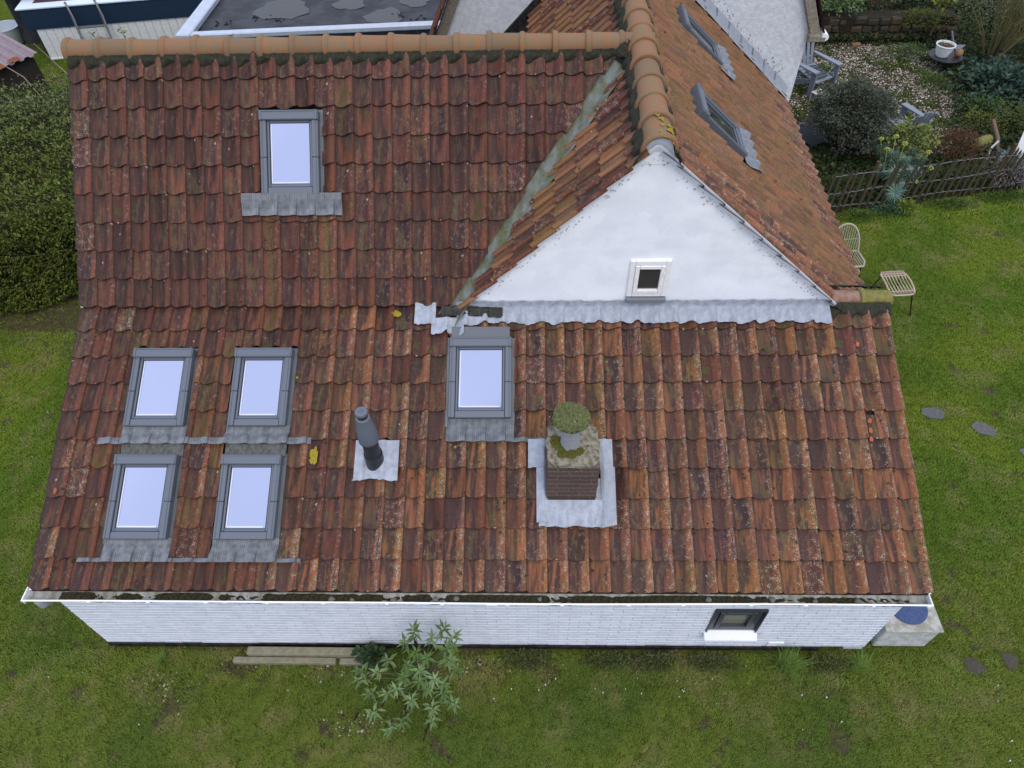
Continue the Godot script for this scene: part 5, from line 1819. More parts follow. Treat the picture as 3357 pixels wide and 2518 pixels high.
	for k in 110:
		var v := rng.randf_range(0.1, 3.6)
		var p := SIDE_AT + Vector3(0.03, 0, -1) * 5.9 + SIDE_UP * v
		var r := rng.randf_range(0.004, 0.014)
		s.box(Transform3D(Basis.from_euler(Vector3(0, 0, rng.randf() * 6.0)), Vector3(p.x, p.y + 0.2 + absf(rng.randfn(0.0, 0.1)), -8.383) + at), Vector3(r * 2.4, r, 0.008), 0.002)
	obj("grime", s, plain("grime", Color()), g).set_meta("kind", "stuff")


func flat_roof_building() -> void:
	var g := thing("flat_roofed_extension", "flat dark bitumen roof with pale metal edging behind the ridge", "extension", Vector3(0.8, 0, -12.5))
	var at := -g.position
	var o := PackedVector2Array([Vector2(-1.45, 10.1), Vector2(3.25, 10.45), Vector2(3.3, 17.0), Vector2(-1.3, 17.0)])
	var s := Shape.new()
	s.slab(Transform3D(Basis(Vector3(1, 0, 0), Vector3(0, 0, -1), Vector3(0, 1, 0)), Vector3(0, 1.15, 0) + at), o, 2.3)
	obj("wall", s, rough_mat("dark render", lin(0.06, 0.06, 0.065), lin(0.04, 0.04, 0.045), lin(0.1, 0.1, 0.1), 0.05, 1.0), g)
	s = Shape.new()
	s.sheet(60, 60, func(i: float, j: float) -> Vector3:
		return Vector3(lerpf(-1.4, 3.22, i), 2.335 + 0.006 * noise.get_noise_2d(i * 5.0, j * 6.0), lerpf(-10.2 - 0.33 * i, -17.0, j)) + at, Vector3.UP)
	var felt := rough_mat("wet bitumen", lin(0.026, 0.028, 0.034), lin(0.045, 0.048, 0.056), lin(0.055, 0.055, 0.04), 0.13, 0.42, 0.6, 0.5, 0.012, 0.05)
	obj("bitumen_sheet", s, felt, g)
	for e in [[2.1, -10.9, 0.35, 0.22], [1.35, -11.5, 0.3, 0.2], [0.1, -11.3, 0.5, 0.35], [2.6, -11.6, 0.3, 0.25]]:
		s = Shape.new()
		s.lathe(Vector3(e[0], 2.343, e[1]) + at, [Vector2(e[2], 0.0), Vector2(e[2] * 0.9, 0.002), Vector2(0.001, 0.003)], 18, 0.13, int(e[0] * 9))
		obj("dried_puddle", s, rough_mat("puddle silt", lin(0.034, 0.035, 0.03), lin(0.028, 0.03, 0.03), lin(0.045, 0.044, 0.036), 0.1, 2.0, 0.5, 1.0), g)
	s = Shape.new()
	for k in 44:
		var c: Array = [[-0.9, -10.7], [-0.3, -10.9], [2.35, -10.9], [2.75, -10.75], [0.1, -10.75]][k % 5]
		s.lathe(Vector3(c[0] + rng.randfn(0, 0.09), 2.342, c[1] + rng.randfn(0, 0.07)) + at, [Vector2(0.03 * rng.randf_range(0.3, 1.0), 0.0), Vector2(0.012, 0.01), Vector2(0.001, 0.012)], 7, 0.3, k)
	obj("leaf_litter", s, plain("black litter", lin(0.012, 0.011, 0.01), 0.8), g).set_meta("kind", "stuff")
	var trim := rough_mat("pale metal edging", lin(0.4, 0.44, 0.52), lin(0.36, 0.4, 0.47), lin(0.3, 0.33, 0.38), 0.05, 1.0, 0.4, 0.3, 0.02, 0.1, 0.2)
	for e in [[Vector3(-1.38, 2.39, -9.98), Vector3(-1.23, 2.39, -17.0), 0.26, 0.11], [Vector3(-1.5, 2.37, -10.09), Vector3(3.28, 2.37, -10.44), 0.16, 0.1]]:
		s = Shape.new()
		s.bar(e[0] + at, e[1] + at, e[2], e[3], 0.02)
		obj("edge_trim", s, trim, g)


func raised_pool() -> void:
	var p0 := Vector3(-7.17, 0, -14.4)
	var d := Vector3(3.97, 0, -0.7).normalized()
	var back := Vector3(d.z, 0, -d.x)
	var turn := atan2(-d.z, d.x)
	var g := thing("raised_pool", "raised white-boarded box with a wide navy band and pale flat rim", "raised pool", p0, turn)
	var white := rough_mat("white boards", lin(0.66, 0.68, 0.7), lin(0.58, 0.6, 0.62), lin(0.5, 0.51, 0.52), 0.05, 2.0, 0.6, 0.0)
	var s := Shape.new()
	s.at_box(Vector3(2.4, 0.37, -1.6), Vector3(4.5, 0.74, 3.1))
	obj("core", s, plain("dark core", lin(0.03, 0.03, 0.03), 0.9), g)
	for k in 24:
		s = Shape.new()
		s.at_box(Vector3(0.29 + k * 0.19, 0.37 + rng.randf_range(-0.003, 0.003), -0.04), Vector3(0.183, 0.73, 0.025), 0.004)
		obj("board", s, white, g)
	s = Shape.new()
	s.at_box(Vector3(2.4, 0.02, -0.03), Vector3(4.4, 0.04, 0.05), 0.005)
	obj("base_trim", s, white, g)
	s = Shape.new()
	s.at_box(Vector3(2.5, 0.955, -1.6), Vector3(4.95, 0.46, 3.2), 0.008)
	obj("navy_band", s, rough_mat("navy cladding", lin(0.008, 0.026, 0.06), lin(0.007, 0.022, 0.05), lin(0.014, 0.034, 0.07), 0.05, 2.0, 0.45, 0.4), g)
	s = Shape.new()
	var rim := plain("pale rim", lin(0.5, 0.57, 0.64), 0.5)
	for e in [[Vector3(2.5, 1.2, -0.12), Vector3(5.05, 0.035, 0.3)], [Vector3(2.5, 1.2, -3.0), Vector3(5.05, 0.035, 0.3)], [Vector3(0.13, 1.2, -1.56), Vector3(0.3, 0.035, 2.57)], [Vector3(4.87, 1.2, -1.56), Vector3(0.3, 0.035, 2.57)]]:
		s.at_box(e[0], e[1], 0.006)
	obj("rim", s, rim, g)
	s = Shape.new()
	s.at_box(Vector3(2.5, 1.192, -1.56), Vector3(4.5, 0.012, 2.6))
	obj("cover", s, plain("maroon cover", lin(0.075, 0.045, 0.05), 0.7), g)
	var l := thing("ladder", "grey metal ladder hooked over the navy band of the raised pool", "ladder", p0 + d * 1.2, turn)
	var steel := plain("grey tube", lin(0.14, 0.14, 0.145), 0.4, 0.4)
	for x in [0.0, 0.66]:
		s = Shape.new()
		s.tube([Vector3(x - 0.1, 1.25, -0.02), Vector3(x - 0.05, 1.3, 0.06), Vector3(x - 0.02, 1.1, 0.12), Vector3(x - 0.02, 0.8, 0.14), Vector3(x + 0.04, 0.0, 0.3)], [0.022, 0.022, 0.022, 0.022, 0.022], 8)
		s.tube([Vector3(x - 0.06, 1.29, 0.04), Vector3(x + 0.05, 1.0, 0.24), Vector3(x + 0.11, 0.0, 0.62)], [0.02, 0.02, 0.02], 8)
		obj("rail", s, steel, l)
	for k in 3:
		s = Shape.new()
		s.bar(Vector3(0.03, 0.78 - k * 0.26, 0.25 + k * 0.09), Vector3(0.68, 0.78 - k * 0.26, 0.25 + k * 0.09), 0.05, 0.03, 0.006)
		obj("rung", s, steel, l)


func back_left_things() -> void:
	# maroon roof beside the hedge
	var g := thing("shed_roof", "maroon profiled metal roof with rusty patches at the left edge", "shed roof", Vector3(-5.2, 0, -11.3), -0.67)
	var paint := rough_mat("maroon paint", lin(0.15, 0.09, 0.095), lin(0.12, 0.07, 0.078), lin(0.18, 0.12, 0.12), 0.08, 1.6, 0.35, 0.3)
	for k in 2:
		var s := Shape.new()
		s.sheet(2, 90, func(i: float, j: float) -> Vector3:
			var a := -0.62 - 1.9 * i if k == 1 else -0.6 * i
			var b := -0.15 + 1.7 * j
			var f := fposmod(b / 0.2, 1.0)
			return Vector3(a, 1.5 + 0.035 * smoothstep(0.2, 0.35, f) * smoothstep(0.85, 0.7, f) + (0.006 if k == 0 else 0.0) - 0.06 * j, b), Vector3.UP)
		obj("sheet_panel", s, paint, g)
	var s := Shape.new()
	for e in [[-0.12, 0.3, 0.12, 0.06], [-0.1, 0.62, 0.16, 0.05], [-0.14, 0.98, 0.13, 0.08], [-0.1, 1.3, 0.16, 0.07]]:
		s.lathe(Vector3(e[0], 1.535 - 0.04 * e[1], e[1]), [Vector2(e[2], 0.0), Vector2(e[2] * 0.9, 0.004), Vector2(0.001, 0.006)], 14, 0.15, int(e[1] * 10))
	obj("rust_patch", s, plain("rust", lin(0.17, 0.06, 0.022), 0.9), g)
	s = Shape.new()
	s.at_box(Vector3(-1.3, 0.72, 0.7), Vector3(2.4, 1.4, 1.5))
	obj("body", s, plain("dark shed", lin(0.03, 0.025, 0.022), 0.9), g)
	# dark slab and pale tub farther left
	s = Shape.new()
	s.at_box(Vector3(-7.3, 1.35, -15.55), Vector3(1.6, 0.06, 1.3), 0.01, 0.08)
	s.at_box(Vector3(-7.5, 0.66, -15.75), Vector3(1.0, 1.32, 0.8), 0.0, 0.08)
	var dk := obj("dark_lean_to", s, rough_mat("wet bitumen", Color(), Color(), Color(), 0, 1))
	tag(dk, "dark flat slab roof left of the raised pool's corner", "lean-to roof")
	s = Shape.new()
	s.lathe(Vector3(-8.35, 0.0, -15.3), [Vector2(0.22, 0.0), Vector2(0.3, 0.05), Vector2(0.36, 0.45), Vector2(0.38, 0.47), Vector2(0.34, 0.47), Vector2(0.3, 0.1), Vector2(0.001, 0.08)], 24)
	tag(obj("tub", s, plain("pale tub", lin(0.4, 0.45, 0.5), 0.5)), "pale grey tub on the grass at the far left corner", "tub")


# ---------------------------------------------------------------- garden on the right
func fence() -> void:
	var g := thing("picket_fence", "chestnut paling fence with three wires before the back garden", "fence", Vector3(10.2, 0, fence_z(10.2)))
	var woods := [rough_mat("grey paling", lin(0.07, 0.06, 0.035), lin(0.05, 0.045, 0.028), lin(0.11, 0.105, 0.07), 0.1, 6.0, 0.95, 2.0), rough_mat("brown paling", lin(0.08, 0.058, 0.03), lin(0.055, 0.043, 0.025), lin(0.1, 0.095, 0.045), 0.12, 6.0, 0.95, 2.0)]
	var x := 10.02
	var k := 0
	while x < 14.9:
		var h := rng.randf_range(0.8, 0.92)
		var w := rng.randf_range(0.026, 0.042)
		var s := Shape.new()
		var o := PackedVector2Array([Vector2(-w, 0), Vector2(w, 0), Vector2(w * 0.9, h - 0.05), Vector2(w * 0.15, h), Vector2(-w * 0.85, h - 0.06)])
		for i in o.size():
			o[i] = o[i] * Vector2(0.62, 1.0)
		s.slab(Transform3D(Basis.from_euler(Vector3(rng.randfn(0, 0.02), rng.randfn(0, 0.2), rng.randfn(0.0, 0.045) - 0.03)), Vector3(x, 0, fence_z(x)) - g.position), o, 0.022)
		obj("picket", s, woods[rng.randi() % 2 if k % 3 == 0 else 0], g)
		x += rng.randf_range(0.105, 0.165)
		k += 1
	for px in [10.75, 13.3]:
		var s := Shape.new()
		s.tube([Vector3(px, 0, fence_z(px) - 0.04) - g.position, Vector3(px + 0.04, 0.97, fence_z(px) - 0.04) - g.position], [0.038, 0.034], 9)
		obj("post", s, woods[1], g)
	for e in [0.78, 0.45, 0.14]:
		for strand in 2:
			var pts := []
			var rr := []
			for i in 150:
				var wx := lerpf(10.0, 14.9, i / 149.0)
				var sag: float = 0.02 * sin(wx * 3.1 + e * 9.0)
				pts.append(Vector3(wx, e + sag + 0.006 * sin(wx * 34.0 + strand * PI), fence_z(wx) + 0.017 * cos(wx * 22.0 + strand * PI)) - g.position)
				rr.append(0.0028)
			var s := Shape.new()
			s.tube(pts, rr, 4)
			obj("wire", s, plain("galvanised wire", lin(0.3, 0.3, 0.33), 0.4, 0.5), g)


func adirondack(label: String, at: Vector3, turn: float, rack: bool) -> void:
	var g := thing("garden_chair", label, "garden chair", at, turn, "grey slatted garden chairs on the gravel")
	var paint := plain("grey blue plastic", lin(0.15, 0.175, 0.21), 0.5)
	for k in 6:
		var s := Shape.new()
		s.box(Transform3D(Basis.from_euler(Vector3(0.16, 0, 0)), Vector3(0, 0.345 - (0.25 - k * 0.1) * 0.17 * -1.0 * -1.0, 0.28 - k * 0.1)), Vector3(0.52, 0.022, 0.085), 0.006)
		obj("seat_slat", s, paint, g)
	for k in 5:
		var a := (k - 2) * 0.075
		var s := Shape.new()
		var h := 0.66 - absf(k - 2) * 0.045
		s.bar(Vector3((k - 2) * 0.098, 0.26, -0.26), Vector3((k - 2) * 0.098 + sin(a) * h, 0.26 + h * 0.93, -0.26 - h * 0.36), 0.085, 0.02, 0.006, Vector3(0, 0, 1))
		obj("back_slat", s, paint, g)
	var s := Shape.new()
	s.bar(Vector3(-0.25, 0.52, -0.375), Vector3(0.25, 0.52, -0.375), 0.05, 0.03, 0.006)
	obj("back_rail", s, paint, g)
	for side in [-1.0, 1.0]:
		s = Shape.new()
		var t := Transform3D(Basis(Vector3(1, 0, 0), Vector3(0, 0, -1), Vector3(0, 1, 0)), Vector3(side * 0.35, 0.56, 0))
		s.slab(t, PackedVector2Array([Vector2(-0.07, -0.36), Vector2(0.07, -0.36), Vector2(0.065, -0.1), Vector2(0.045, 0.4), Vector2(-0.035, 0.4), Vector2(-0.065, -0.1)]), 0.03)
		obj("arm", s, paint, g)
		s = Shape.new()
		s.bar(Vector3(side * 0.34, 0.0, 0.3), Vector3(side * 0.34, 0.545, 0.28), 0.035, 0.13, 0.008, Vector3(0, 0, 1))
		obj("front_leg", s, paint, g)
		s = Shape.new()
		s.bar(Vector3(side * 0.29, 0.345, 0.3), Vector3(side * 0.29, 0.03, -0.58), 0.03, 0.1, 0.008)
		obj("rear_leg", s, paint, g)
		s = Shape.new()
		s.bar(Vector3(side * 0.33, 0.03, -0.38), Vector3(side * 0.33, 0.545, -0.38), 0.03, 0.06, 0.006, Vector3(0, 0, 1))
		obj("arm_post", s, paint, g)
	if rack:
		var n := thing("wire_rack", "black round wire grid lying on the seat of the garden chair by the white wall" if turn > 0 else "black round wire grid at the back of the garden chair among the shrubs", "wire grid", at, turn, "black wire grids on the garden chairs")
		var wire := plain("black wire", lin(0.012, 0.013, 0.015), 0.5)
		var base := Transform3D(Basis.from_euler(Vector3(0.16, 0, 0)), Vector3(0, 0.385, 0.06)) if turn > 0 else Transform3D(Basis.from_euler(Vector3(0.3, 0.2, 0)), Vector3(0.35, 0.63, -0.45))
		var ring := []
		var rr := []
		for i in 25:
			ring.append(base * Vector3(cos(TAU * i / 24) * 0.23, 0, sin(TAU * i / 24) * 0.23))
			rr.append(0.008)
		s = Shape.new()
		s.tube(ring, rr, 6)
		obj("hoop", s, wire, n)
		for dir in 2:
			for k in 7:
				var q := (k - 3) * 0.062
				var l := sqrt(0.23 * 0.23 - q * q)
				s = Shape.new()
				var a := Vector3(q, 0.002 * dir, -l) if dir == 0 else Vector3(-l, 0.004, q)
				var b := Vector3(q, 0.002 * dir, l) if dir == 0 else Vector3(l, 0.004, q)
				s.tube([base * a, base * b], [0.006, 0.006], 5)
				obj("wire", s, wire, n)


func rattan() -> void:
	var cane := plain("pale rattan", lin(0.42, 0.33, 0.255), 0.7)
	var cane2 := plain("grey rattan", lin(0.36, 0.31, 0.265), 0.7)
	var black := plain("black leg", lin(0.012, 0.012, 0.012), 0.4)
	var g := thing("rattan_stool", "pale rattan stool with black metal legs standing on the lawn", "stool", Vector3(10.46, 0, -5.55), 0.08)
	var loop := func(pts: Array, r: float, called: String, parent: Node3D, m: Material) -> void:
		var s := Shape.new()
		var rr := []
		for p in pts:
			rr.append(r)
		s.tube(pts, rr, 7)
		obj(called, s, m, parent)
	var pts := []
	for i in 33:
		var a := TAU * i / 32.0
		var q := Vector2(signf(cos(a)) * pow(absf(cos(a)), 0.4) * 0.2, signf(sin(a)) * pow(absf(sin(a)), 0.4) * 0.27)
		pts.append(Vector3(q.x - q.y * 0.06, 0.45 + 0.02 * cos(q.y * 9.0), q.y))
	loop.call(pts, 0.014, "frame", g, cane)
	for k in 15:
		var x := -0.175 + k * 0.025
		loop.call([Vector3(x + 0.018, 0.46, -0.26), Vector3(x + (0.014 if k % 2 else -0.014), 0.445, 0.0), Vector3(x - 0.018, 0.46, 0.26)], 0.0052, "strand", g, cane)
	for z in [-0.2, -0.15, 0.2]:
		loop.call([Vector3(-0.19, 0.455, z), Vector3(0.19, 0.455, z)], 0.007, "cross_strand", g, cane)
	for e in [[-0.15, -0.2, -0.08, -0.06], [0.15, -0.2, 0.1, -0.06], [-0.15, 0.2, -0.06, 0.07], [0.15, 0.2, 0.1, 0.1]]:
		loop.call([Vector3(e[0], 0.44, e[1]), Vector3(e[0] + e[2], 0.0, e[1] + e[3])], 0.011, "leg", g, black)
	for e in [[Vector3(9.86, 0, -6.17), 0.06, "rattan armchair with a rounded back half hidden by the wing's eave", cane2], [Vector3(9.52, 0, -5.02), 0.75, "rattan chair of which only a curved edge shows past the eave", cane]]:
		g = thing("rattan_chair", e[2], "chair", e[0], e[1])
		pts = []
		for i in 21:
			var a := PI * i / 20.0
			pts.append(Vector3(cos(a) * 0.27, 0.4 + sin(a) * 0.46, -0.2 - sin(a) * 0.12))
		loop.call(pts, 0.017, "back_frame", g, e[3])
		loop.call([Vector3(0.27, 0.4, -0.2), Vector3(0.26, 0.43, 0.1), Vector3(0.2, 0.43, 0.22), Vector3(-0.2, 0.43, 0.22), Vector3(-0.26, 0.43, 0.1), Vector3(-0.27, 0.4, -0.2)], 0.017, "seat_frame", g, e[3])
		loop.call([Vector3(0.27, 0.4, -0.2), Vector3(-0.27, 0.4, -0.2)], 0.012, "cross_bar", g, e[3])
		loop.call([Vector3(0.25, 0.6, -0.26), Vector3(-0.25, 0.6, -0.26)], 0.007, "cross_bar", g, e[3])
		for k in 13:
			var x := -0.23 + k * 0.038
			var top := 0.4 + 0.46 * sqrt(1.0 - x * x / 0.073)
			loop.call([Vector3(x, 0.4, -0.2), Vector3(x, top, -0.2 - (top - 0.4) * 0.26)], 0.006, "back_strand", g, e[3])
			loop.call([Vector3(x, 0.4, -0.2), Vector3(x, 0.42, 0.2)], 0.006, "seat_strand", g, e[3])
		for q in [[-0.2, -0.16], [0.2, -0.16], [-0.19, 0.18], [0.19, 0.18]]:
			loop.call([Vector3(q[0], 0.4, q[1]), Vector3(q[0] * 1.3, 0, q[1] * 1.2)], 0.011, "leg", g, black)


func gravel() -> void:
	var places := []
	var colors := []
	for k in 24000:
		var x := rng.randf_range(9.6, 14.6)
		var z := rng.randf_range(-14.75, -9.85)
		var edge := 14.5 - maxf(0.0, z + 12.6) * 0.42 + 0.3 * noise.get_noise_2d(z * 1.3, 3.0)
		if x > edge:
			continue
		var bald := noise.get_noise_2d(x * 1.1 + 7.0, z * 1.1)
		if bald > 0.16 and rng.randf() < 0.75:
			continue
		places.append(Transform3D(Basis.from_euler(Vector3(rng.randfn(0, 0.3), rng.randf() * 6, rng.randfn(0, 0.3))).scaled(Vector3.ONE * rng.randf_range(0.5, 1.3)), Vector3(x, 0.006, z)))
		var q := rng.randf()
		colors.append(shade(lin(0.42, 0.385, 0.33) if q < 0.26 else lin(0.17, 0.14, 0.1) if q < 0.66 else lin(0.06, 0.052, 0.04), 0.3))
	var s := Shape.new()
	s.at_box(Vector3.ZERO, Vector3(0.036, 0.02, 0.027), 0.009)
	tag(many("gravel", s.mesh(), leafy("pebbles", 0.85), places, colors), "pale gravel spread round the garden chairs", "gravel", "", "stuff")
	places = []
	colors = []
	for k in 5200:
		var x := rng.randf_range(10.0, 14.6)
		var z := rng.randf_range(-14.6, -9.3)
		if noise.get_noise_2d(x * 1.1 + 7.0, z * 1.1) < 0.1 + 0.25 * rng.randf():
			continue
		places.append(Transform3D(Basis(Vector3.UP, rng.randf() * 6.0).scaled(Vector3.ONE * rng.randf_range(0.8, 1.8)), Vector3(x, 0, z)))
		colors.append(shade(lin(0.07, 0.1, 0.025), 0.3))
	tag(many("gravel_weeds", blade_tuft(12, 0.05, 0.03, 0.004, 21, 1.0), leafy("grass blades"), places, colors), "mossy grass patches growing through the gravel", "grass", "", "stuff")


func garden_wall() -> void:
	var g := thing("stone_wall", "low dark wall of rough squared stones behind the gravel", "wall", Vector3(12.8, 0, -14.9))
	var stones := [rough_mat("dark stone", lin(0.05, 0.043, 0.03), lin(0.036, 0.034, 0.024), lin(0.03, 0.036, 0.012), 0.15, 4.0, 0.95, 4.0), rough_mat("brown stone", lin(0.075, 0.055, 0.033), lin(0.045, 0.038, 0.026), lin(0.035, 0.04, 0.014), 0.15, 4.0, 0.95, 4.0)]
	var s := Shape.new()
	s.at_box(Vector3(0, 0.26, -0.25), Vector3(4.4, 0.52, 0.45))
	obj("core", s, plain("earth", lin(0.022, 0.018, 0.012), 1.0), g)
	for row in 3:
		var x := -2.2 - 0.08 * (row % 2)
		while x < 2.2:
			var w := rng.randf_range(0.14, 0.34)
			s = Shape.new()
			s.box(Transform3D(Basis.from_euler(Vector3(rng.randfn(0, 0.05), rng.randfn(0, 0.06), rng.randfn(0, 0.04))), Vector3(x + w / 2, 0.085 + row * 0.175 + rng.randfn(0, 0.012), -0.03 - row * 0.03 + rng.randfn(0, 0.025))), Vector3(w - 0.014, rng.randf_range(0.13, 0.18), 0.16), 0.032)
			obj("stone", s, stones[rng.randi() % 2], g)
			x += w
	s = Shape.new()
	s.at_box(Vector3(12.66, 0.04, -14.6), Vector3(0.22, 0.085, 0.12), 0.015, 0.1)
	tag(obj("brick", s, plain("orange brick", lin(0.19, 0.11, 0.07), 0.95)), "single orange brick at the foot of the stone wall", "brick")


func garden_things() -> void:
	# round table with the pot, trowel and ball
	var g := thing("garden_table", "low round black table carrying the white pot", "table", Vector3(14.25, 0, -13.45))
	var black := plain("black iron", lin(0.02, 0.02, 0.022), 0.55)
	var s := Shape.new()
	s.lathe(Vector3.ZERO, [Vector2(0.36, 0.27), Vector2(0.37, 0.285), Vector2(0.36, 0.3), Vector2(0.001, 0.3)], 28)
	obj("top", s, black, g)
	for k in 3:
		s = Shape.new()
		var a := TAU * k / 3.0
		s.tube([Vector3(cos(a) * 0.28, 0.28, sin(a) * 0.28), Vector3(cos(a) * 0.33, 0, sin(a) * 0.33)], [0.015, 0.015], 6)
		obj("leg", s, black, g)
	g = thing("plant_pot", "white glazed pot of dry soil on the black garden table", "pot", Vector3(14.14, 0.302, -13.42))
	s = Shape.new()
	s.lathe(Vector3.ZERO, [Vector2(0.12, 0.0), Vector2(0.14, 0.02), Vector2(0.135, 0.04), Vector2(0.175, 0.12), Vector2(0.195, 0.23), Vector2(0.21, 0.235), Vector2(0.21, 0.26), Vector2(0.19, 0.26), Vector2(0.18, 0.2)], 30)
	obj("bowl", s, plain("white glaze", lin(0.68, 0.7, 0.7), 0.25), g)
	s = Shape.new()
	s.sheet(14, 5, func(i: float, j: float) -> Vector3:
		return Vector3(cos(i * TAU) * j * 0.185, 0.215 + 0.02 * noise.get_noise_2d(i * 9.0, j * 5.0), sin(i * TAU) * j * 0.185), Vector3.UP)
	obj("soil", s, rough_mat("dry soil", lin(0.1, 0.08, 0.045), lin(0.06, 0.05, 0.03), lin(0.2, 0.17, 0.1), 0.15, 9.0, 1.0, 5.0), g)
	s = Shape.new()
	for k in 9:
		s.tube([Vector3(rng.randfn(0, 0.05), 0.22, rng.randfn(0, 0.05)), Vector3(rng.randfn(0.05, 0.1), 0.32, rng.randfn(-0.05, 0.1))], [0.005, 0.002], 4)
	obj("dry_stalks", s, plain("dry stalk", lin(0.25, 0.2, 0.11), 0.9), g)
	s = Shape.new()
	s.lathe(Vector3(14.47, 0.302, -13.36), [Vector2(0.02, 0.0), Vector2(0.08, 0.03), Vector2(0.095, 0.085), Vector2(0.07, 0.15), Vector2(0.001, 0.175)], 18)
	tag(obj("clay_ball", s, rough_mat("terracotta", lin(0.3, 0.16, 0.085), lin(0.22, 0.13, 0.08), lin(0.4, 0.3, 0.2), 0.1, 6.0)), "round terracotta ornament on the black table beside the white pot", "ornament")
	s = Shape.new()
	s.slab(Transform3D(Basis.from_euler(Vector3(-1.2, 0.3, 0.2)), Vector3(14.6, 0.36, -13.7)), PackedVector2Array([Vector2(-0.12, -0.1), Vector2(0.22, -0.02), Vector2(-0.1, 0.12)]), 0.01)
	s.bar(Vector3(14.5, 0.36, -13.68), Vector3(14.44, 0.62, -13.95), 0.035, 0.03, 0.006)
	tag(obj("metal_scoop", s, plain("dull metal", lin(0.17, 0.175, 0.2), 0.4, 0.4)), "grey metal scoop behind the white pot", "scoop")
	# crate and frame by the first chair
	var worn := rough_mat("flaking white paint", lin(0.55, 0.56, 0.55), lin(0.3, 0.25, 0.17), lin(0.12, 0.09, 0.06), 0.2, 5.0, 0.9, 2.0)
	g = thing("crate", "flaking white wooden crate on the gravel before the garden chair", "crate", Vector3(11.12, 0, -11.85), 0.5)
	for k in 3:
		s = Shape.new()
		s.at_box(Vector3(-0.1 + k * 0.1, 0.21, 0), Vector3(0.09, 0.02, 0.5), 0.004)
		obj("slat", s, worn, g)
	for z in [-0.23, 0.23]:
		s = Shape.new()
		s.at_box(Vector3(0, 0.1, z), Vector3(0.3, 0.2, 0.02), 0.004)
		obj("end", s, worn, g)
	g = thing("white_frame", "thin white frame leaning in the dark bush beside the crate", "frame", Vector3(11.5, 0.05, -11.75), 0.35)
	for e in [[Vector3(-0.2, 0.15, -0.15), Vector3(0.2, 0.19, -0.15)], [Vector3(-0.2, 0.15, -0.15), Vector3(-0.17, 0.05, 0.25)]]:
		s = Shape.new()
		s.bar(e[0], e[1], 0.03, 0.03, 0.004)
		obj("rail", s, plain("white board", Color()), g)
	g = thing("slatted_panel", "dark slatted panel lying beside the eave and the bush", "panel", Vector3(10.5, 0.05, -10.55), 0.5)
	for k in 9:
		s = Shape.new()
		s.at_box(Vector3(-0.24 + k * 0.06, 0.0, 0), Vector3(0.045, 0.02, 0.75), 0.004)
		obj("slat", s, plain("dark slat", lin(0.05, 0.052, 0.056), 0.7), g)
	for z in [-0.3, 0.3]:
		s = Shape.new()
		s.at_box(Vector3(0, -0.02, z), Vector3(0.55, 0.02, 0.05))
		obj("batten", s, plain("dark slat", Color()), g)
	# white board and clutter at the right edge
	g = thing("white_board", "white boards leaning at the right edge above the fence", "board", Vector3(14.2, 0, -9.55), -0.25)
	for k in 3:
		s = Shape.new()
		s.bar(Vector3(-0.02 + k * 0.17, 0.02, 0.12), Vector3(0.02 + k * 0.17, 0.78, -0.2), 0.16, 0.02, 0.004, Vector3(0, 0, 1))
		obj("plank", s, worn if k == 2 else plain("white board", Color()), g)
	s = Shape.new()
	s.box(Transform3D(Basis.from_euler(Vector3(0.2, 0.5, 0.0)), Vector3(13.72, 0.14, -10.02)), Vector3(0.5, 0.24, 0.22), 0.07)
	tag(obj("straw_bundle", s, rough_mat("straw", lin(0.2, 0.19, 0.07), lin(0.14, 0.14, 0.045), lin(0.28, 0.26, 0.12), 0.12, 10.0, 1.0, 4.0)), "yellow-green straw bundle beside the brown shrub", "straw bundle")
	s = Shape.new()
	s.tube([Vector3(13.95, 0.02, -9.75), Vector3(13.97, 0.25, -10.0), Vector3(13.93, 0.45, -10.35)], [0.045, 0.04, 0.032], 8)
	tag(obj("log", s, rough_mat("reddish log", lin(0.2, 0.12, 0.09), lin(0.14, 0.09, 0.07), lin(0.26, 0.19, 0.15), 0.1, 5.0)), "leaning reddish branch beside the straw bundle", "branch")
	s = Shape.new()
	s.tube([Vector3(13.7, 0.04, -9.6), Vector3(13.74, 0.2, -9.72), Vector3(13.9, 0.28, -9.84)], [0.02, 0.022, 0.02], 7)
	tag(obj("white_branch", s, plain("bleached wood", lin(0.42, 0.42, 0.42), 0.8)), "bleached white stick in front of the leaning branch", "stick")
	for e in [[13.98, 0.1, -9.68, "blue lump of plastic below the leaning branch"], [14.12, 0.12, -9.62, "blue lump of plastic next to the white boards"]]:
		s = Shape.new()
		s.lathe(Vector3(e[0], 0.0, e[2]), [Vector2(0.07, 0.0), Vector2(0.085, 0.08), Vector2(0.06, 0.16), Vector2(0.001, 0.18)], 12, 0.12, 3)
		tag(obj("blue_plastic", s, plain("faded blue", lin(0.06, 0.16, 0.21), 0.6)), e[3], "plastic", "blue plastic among the clutter")


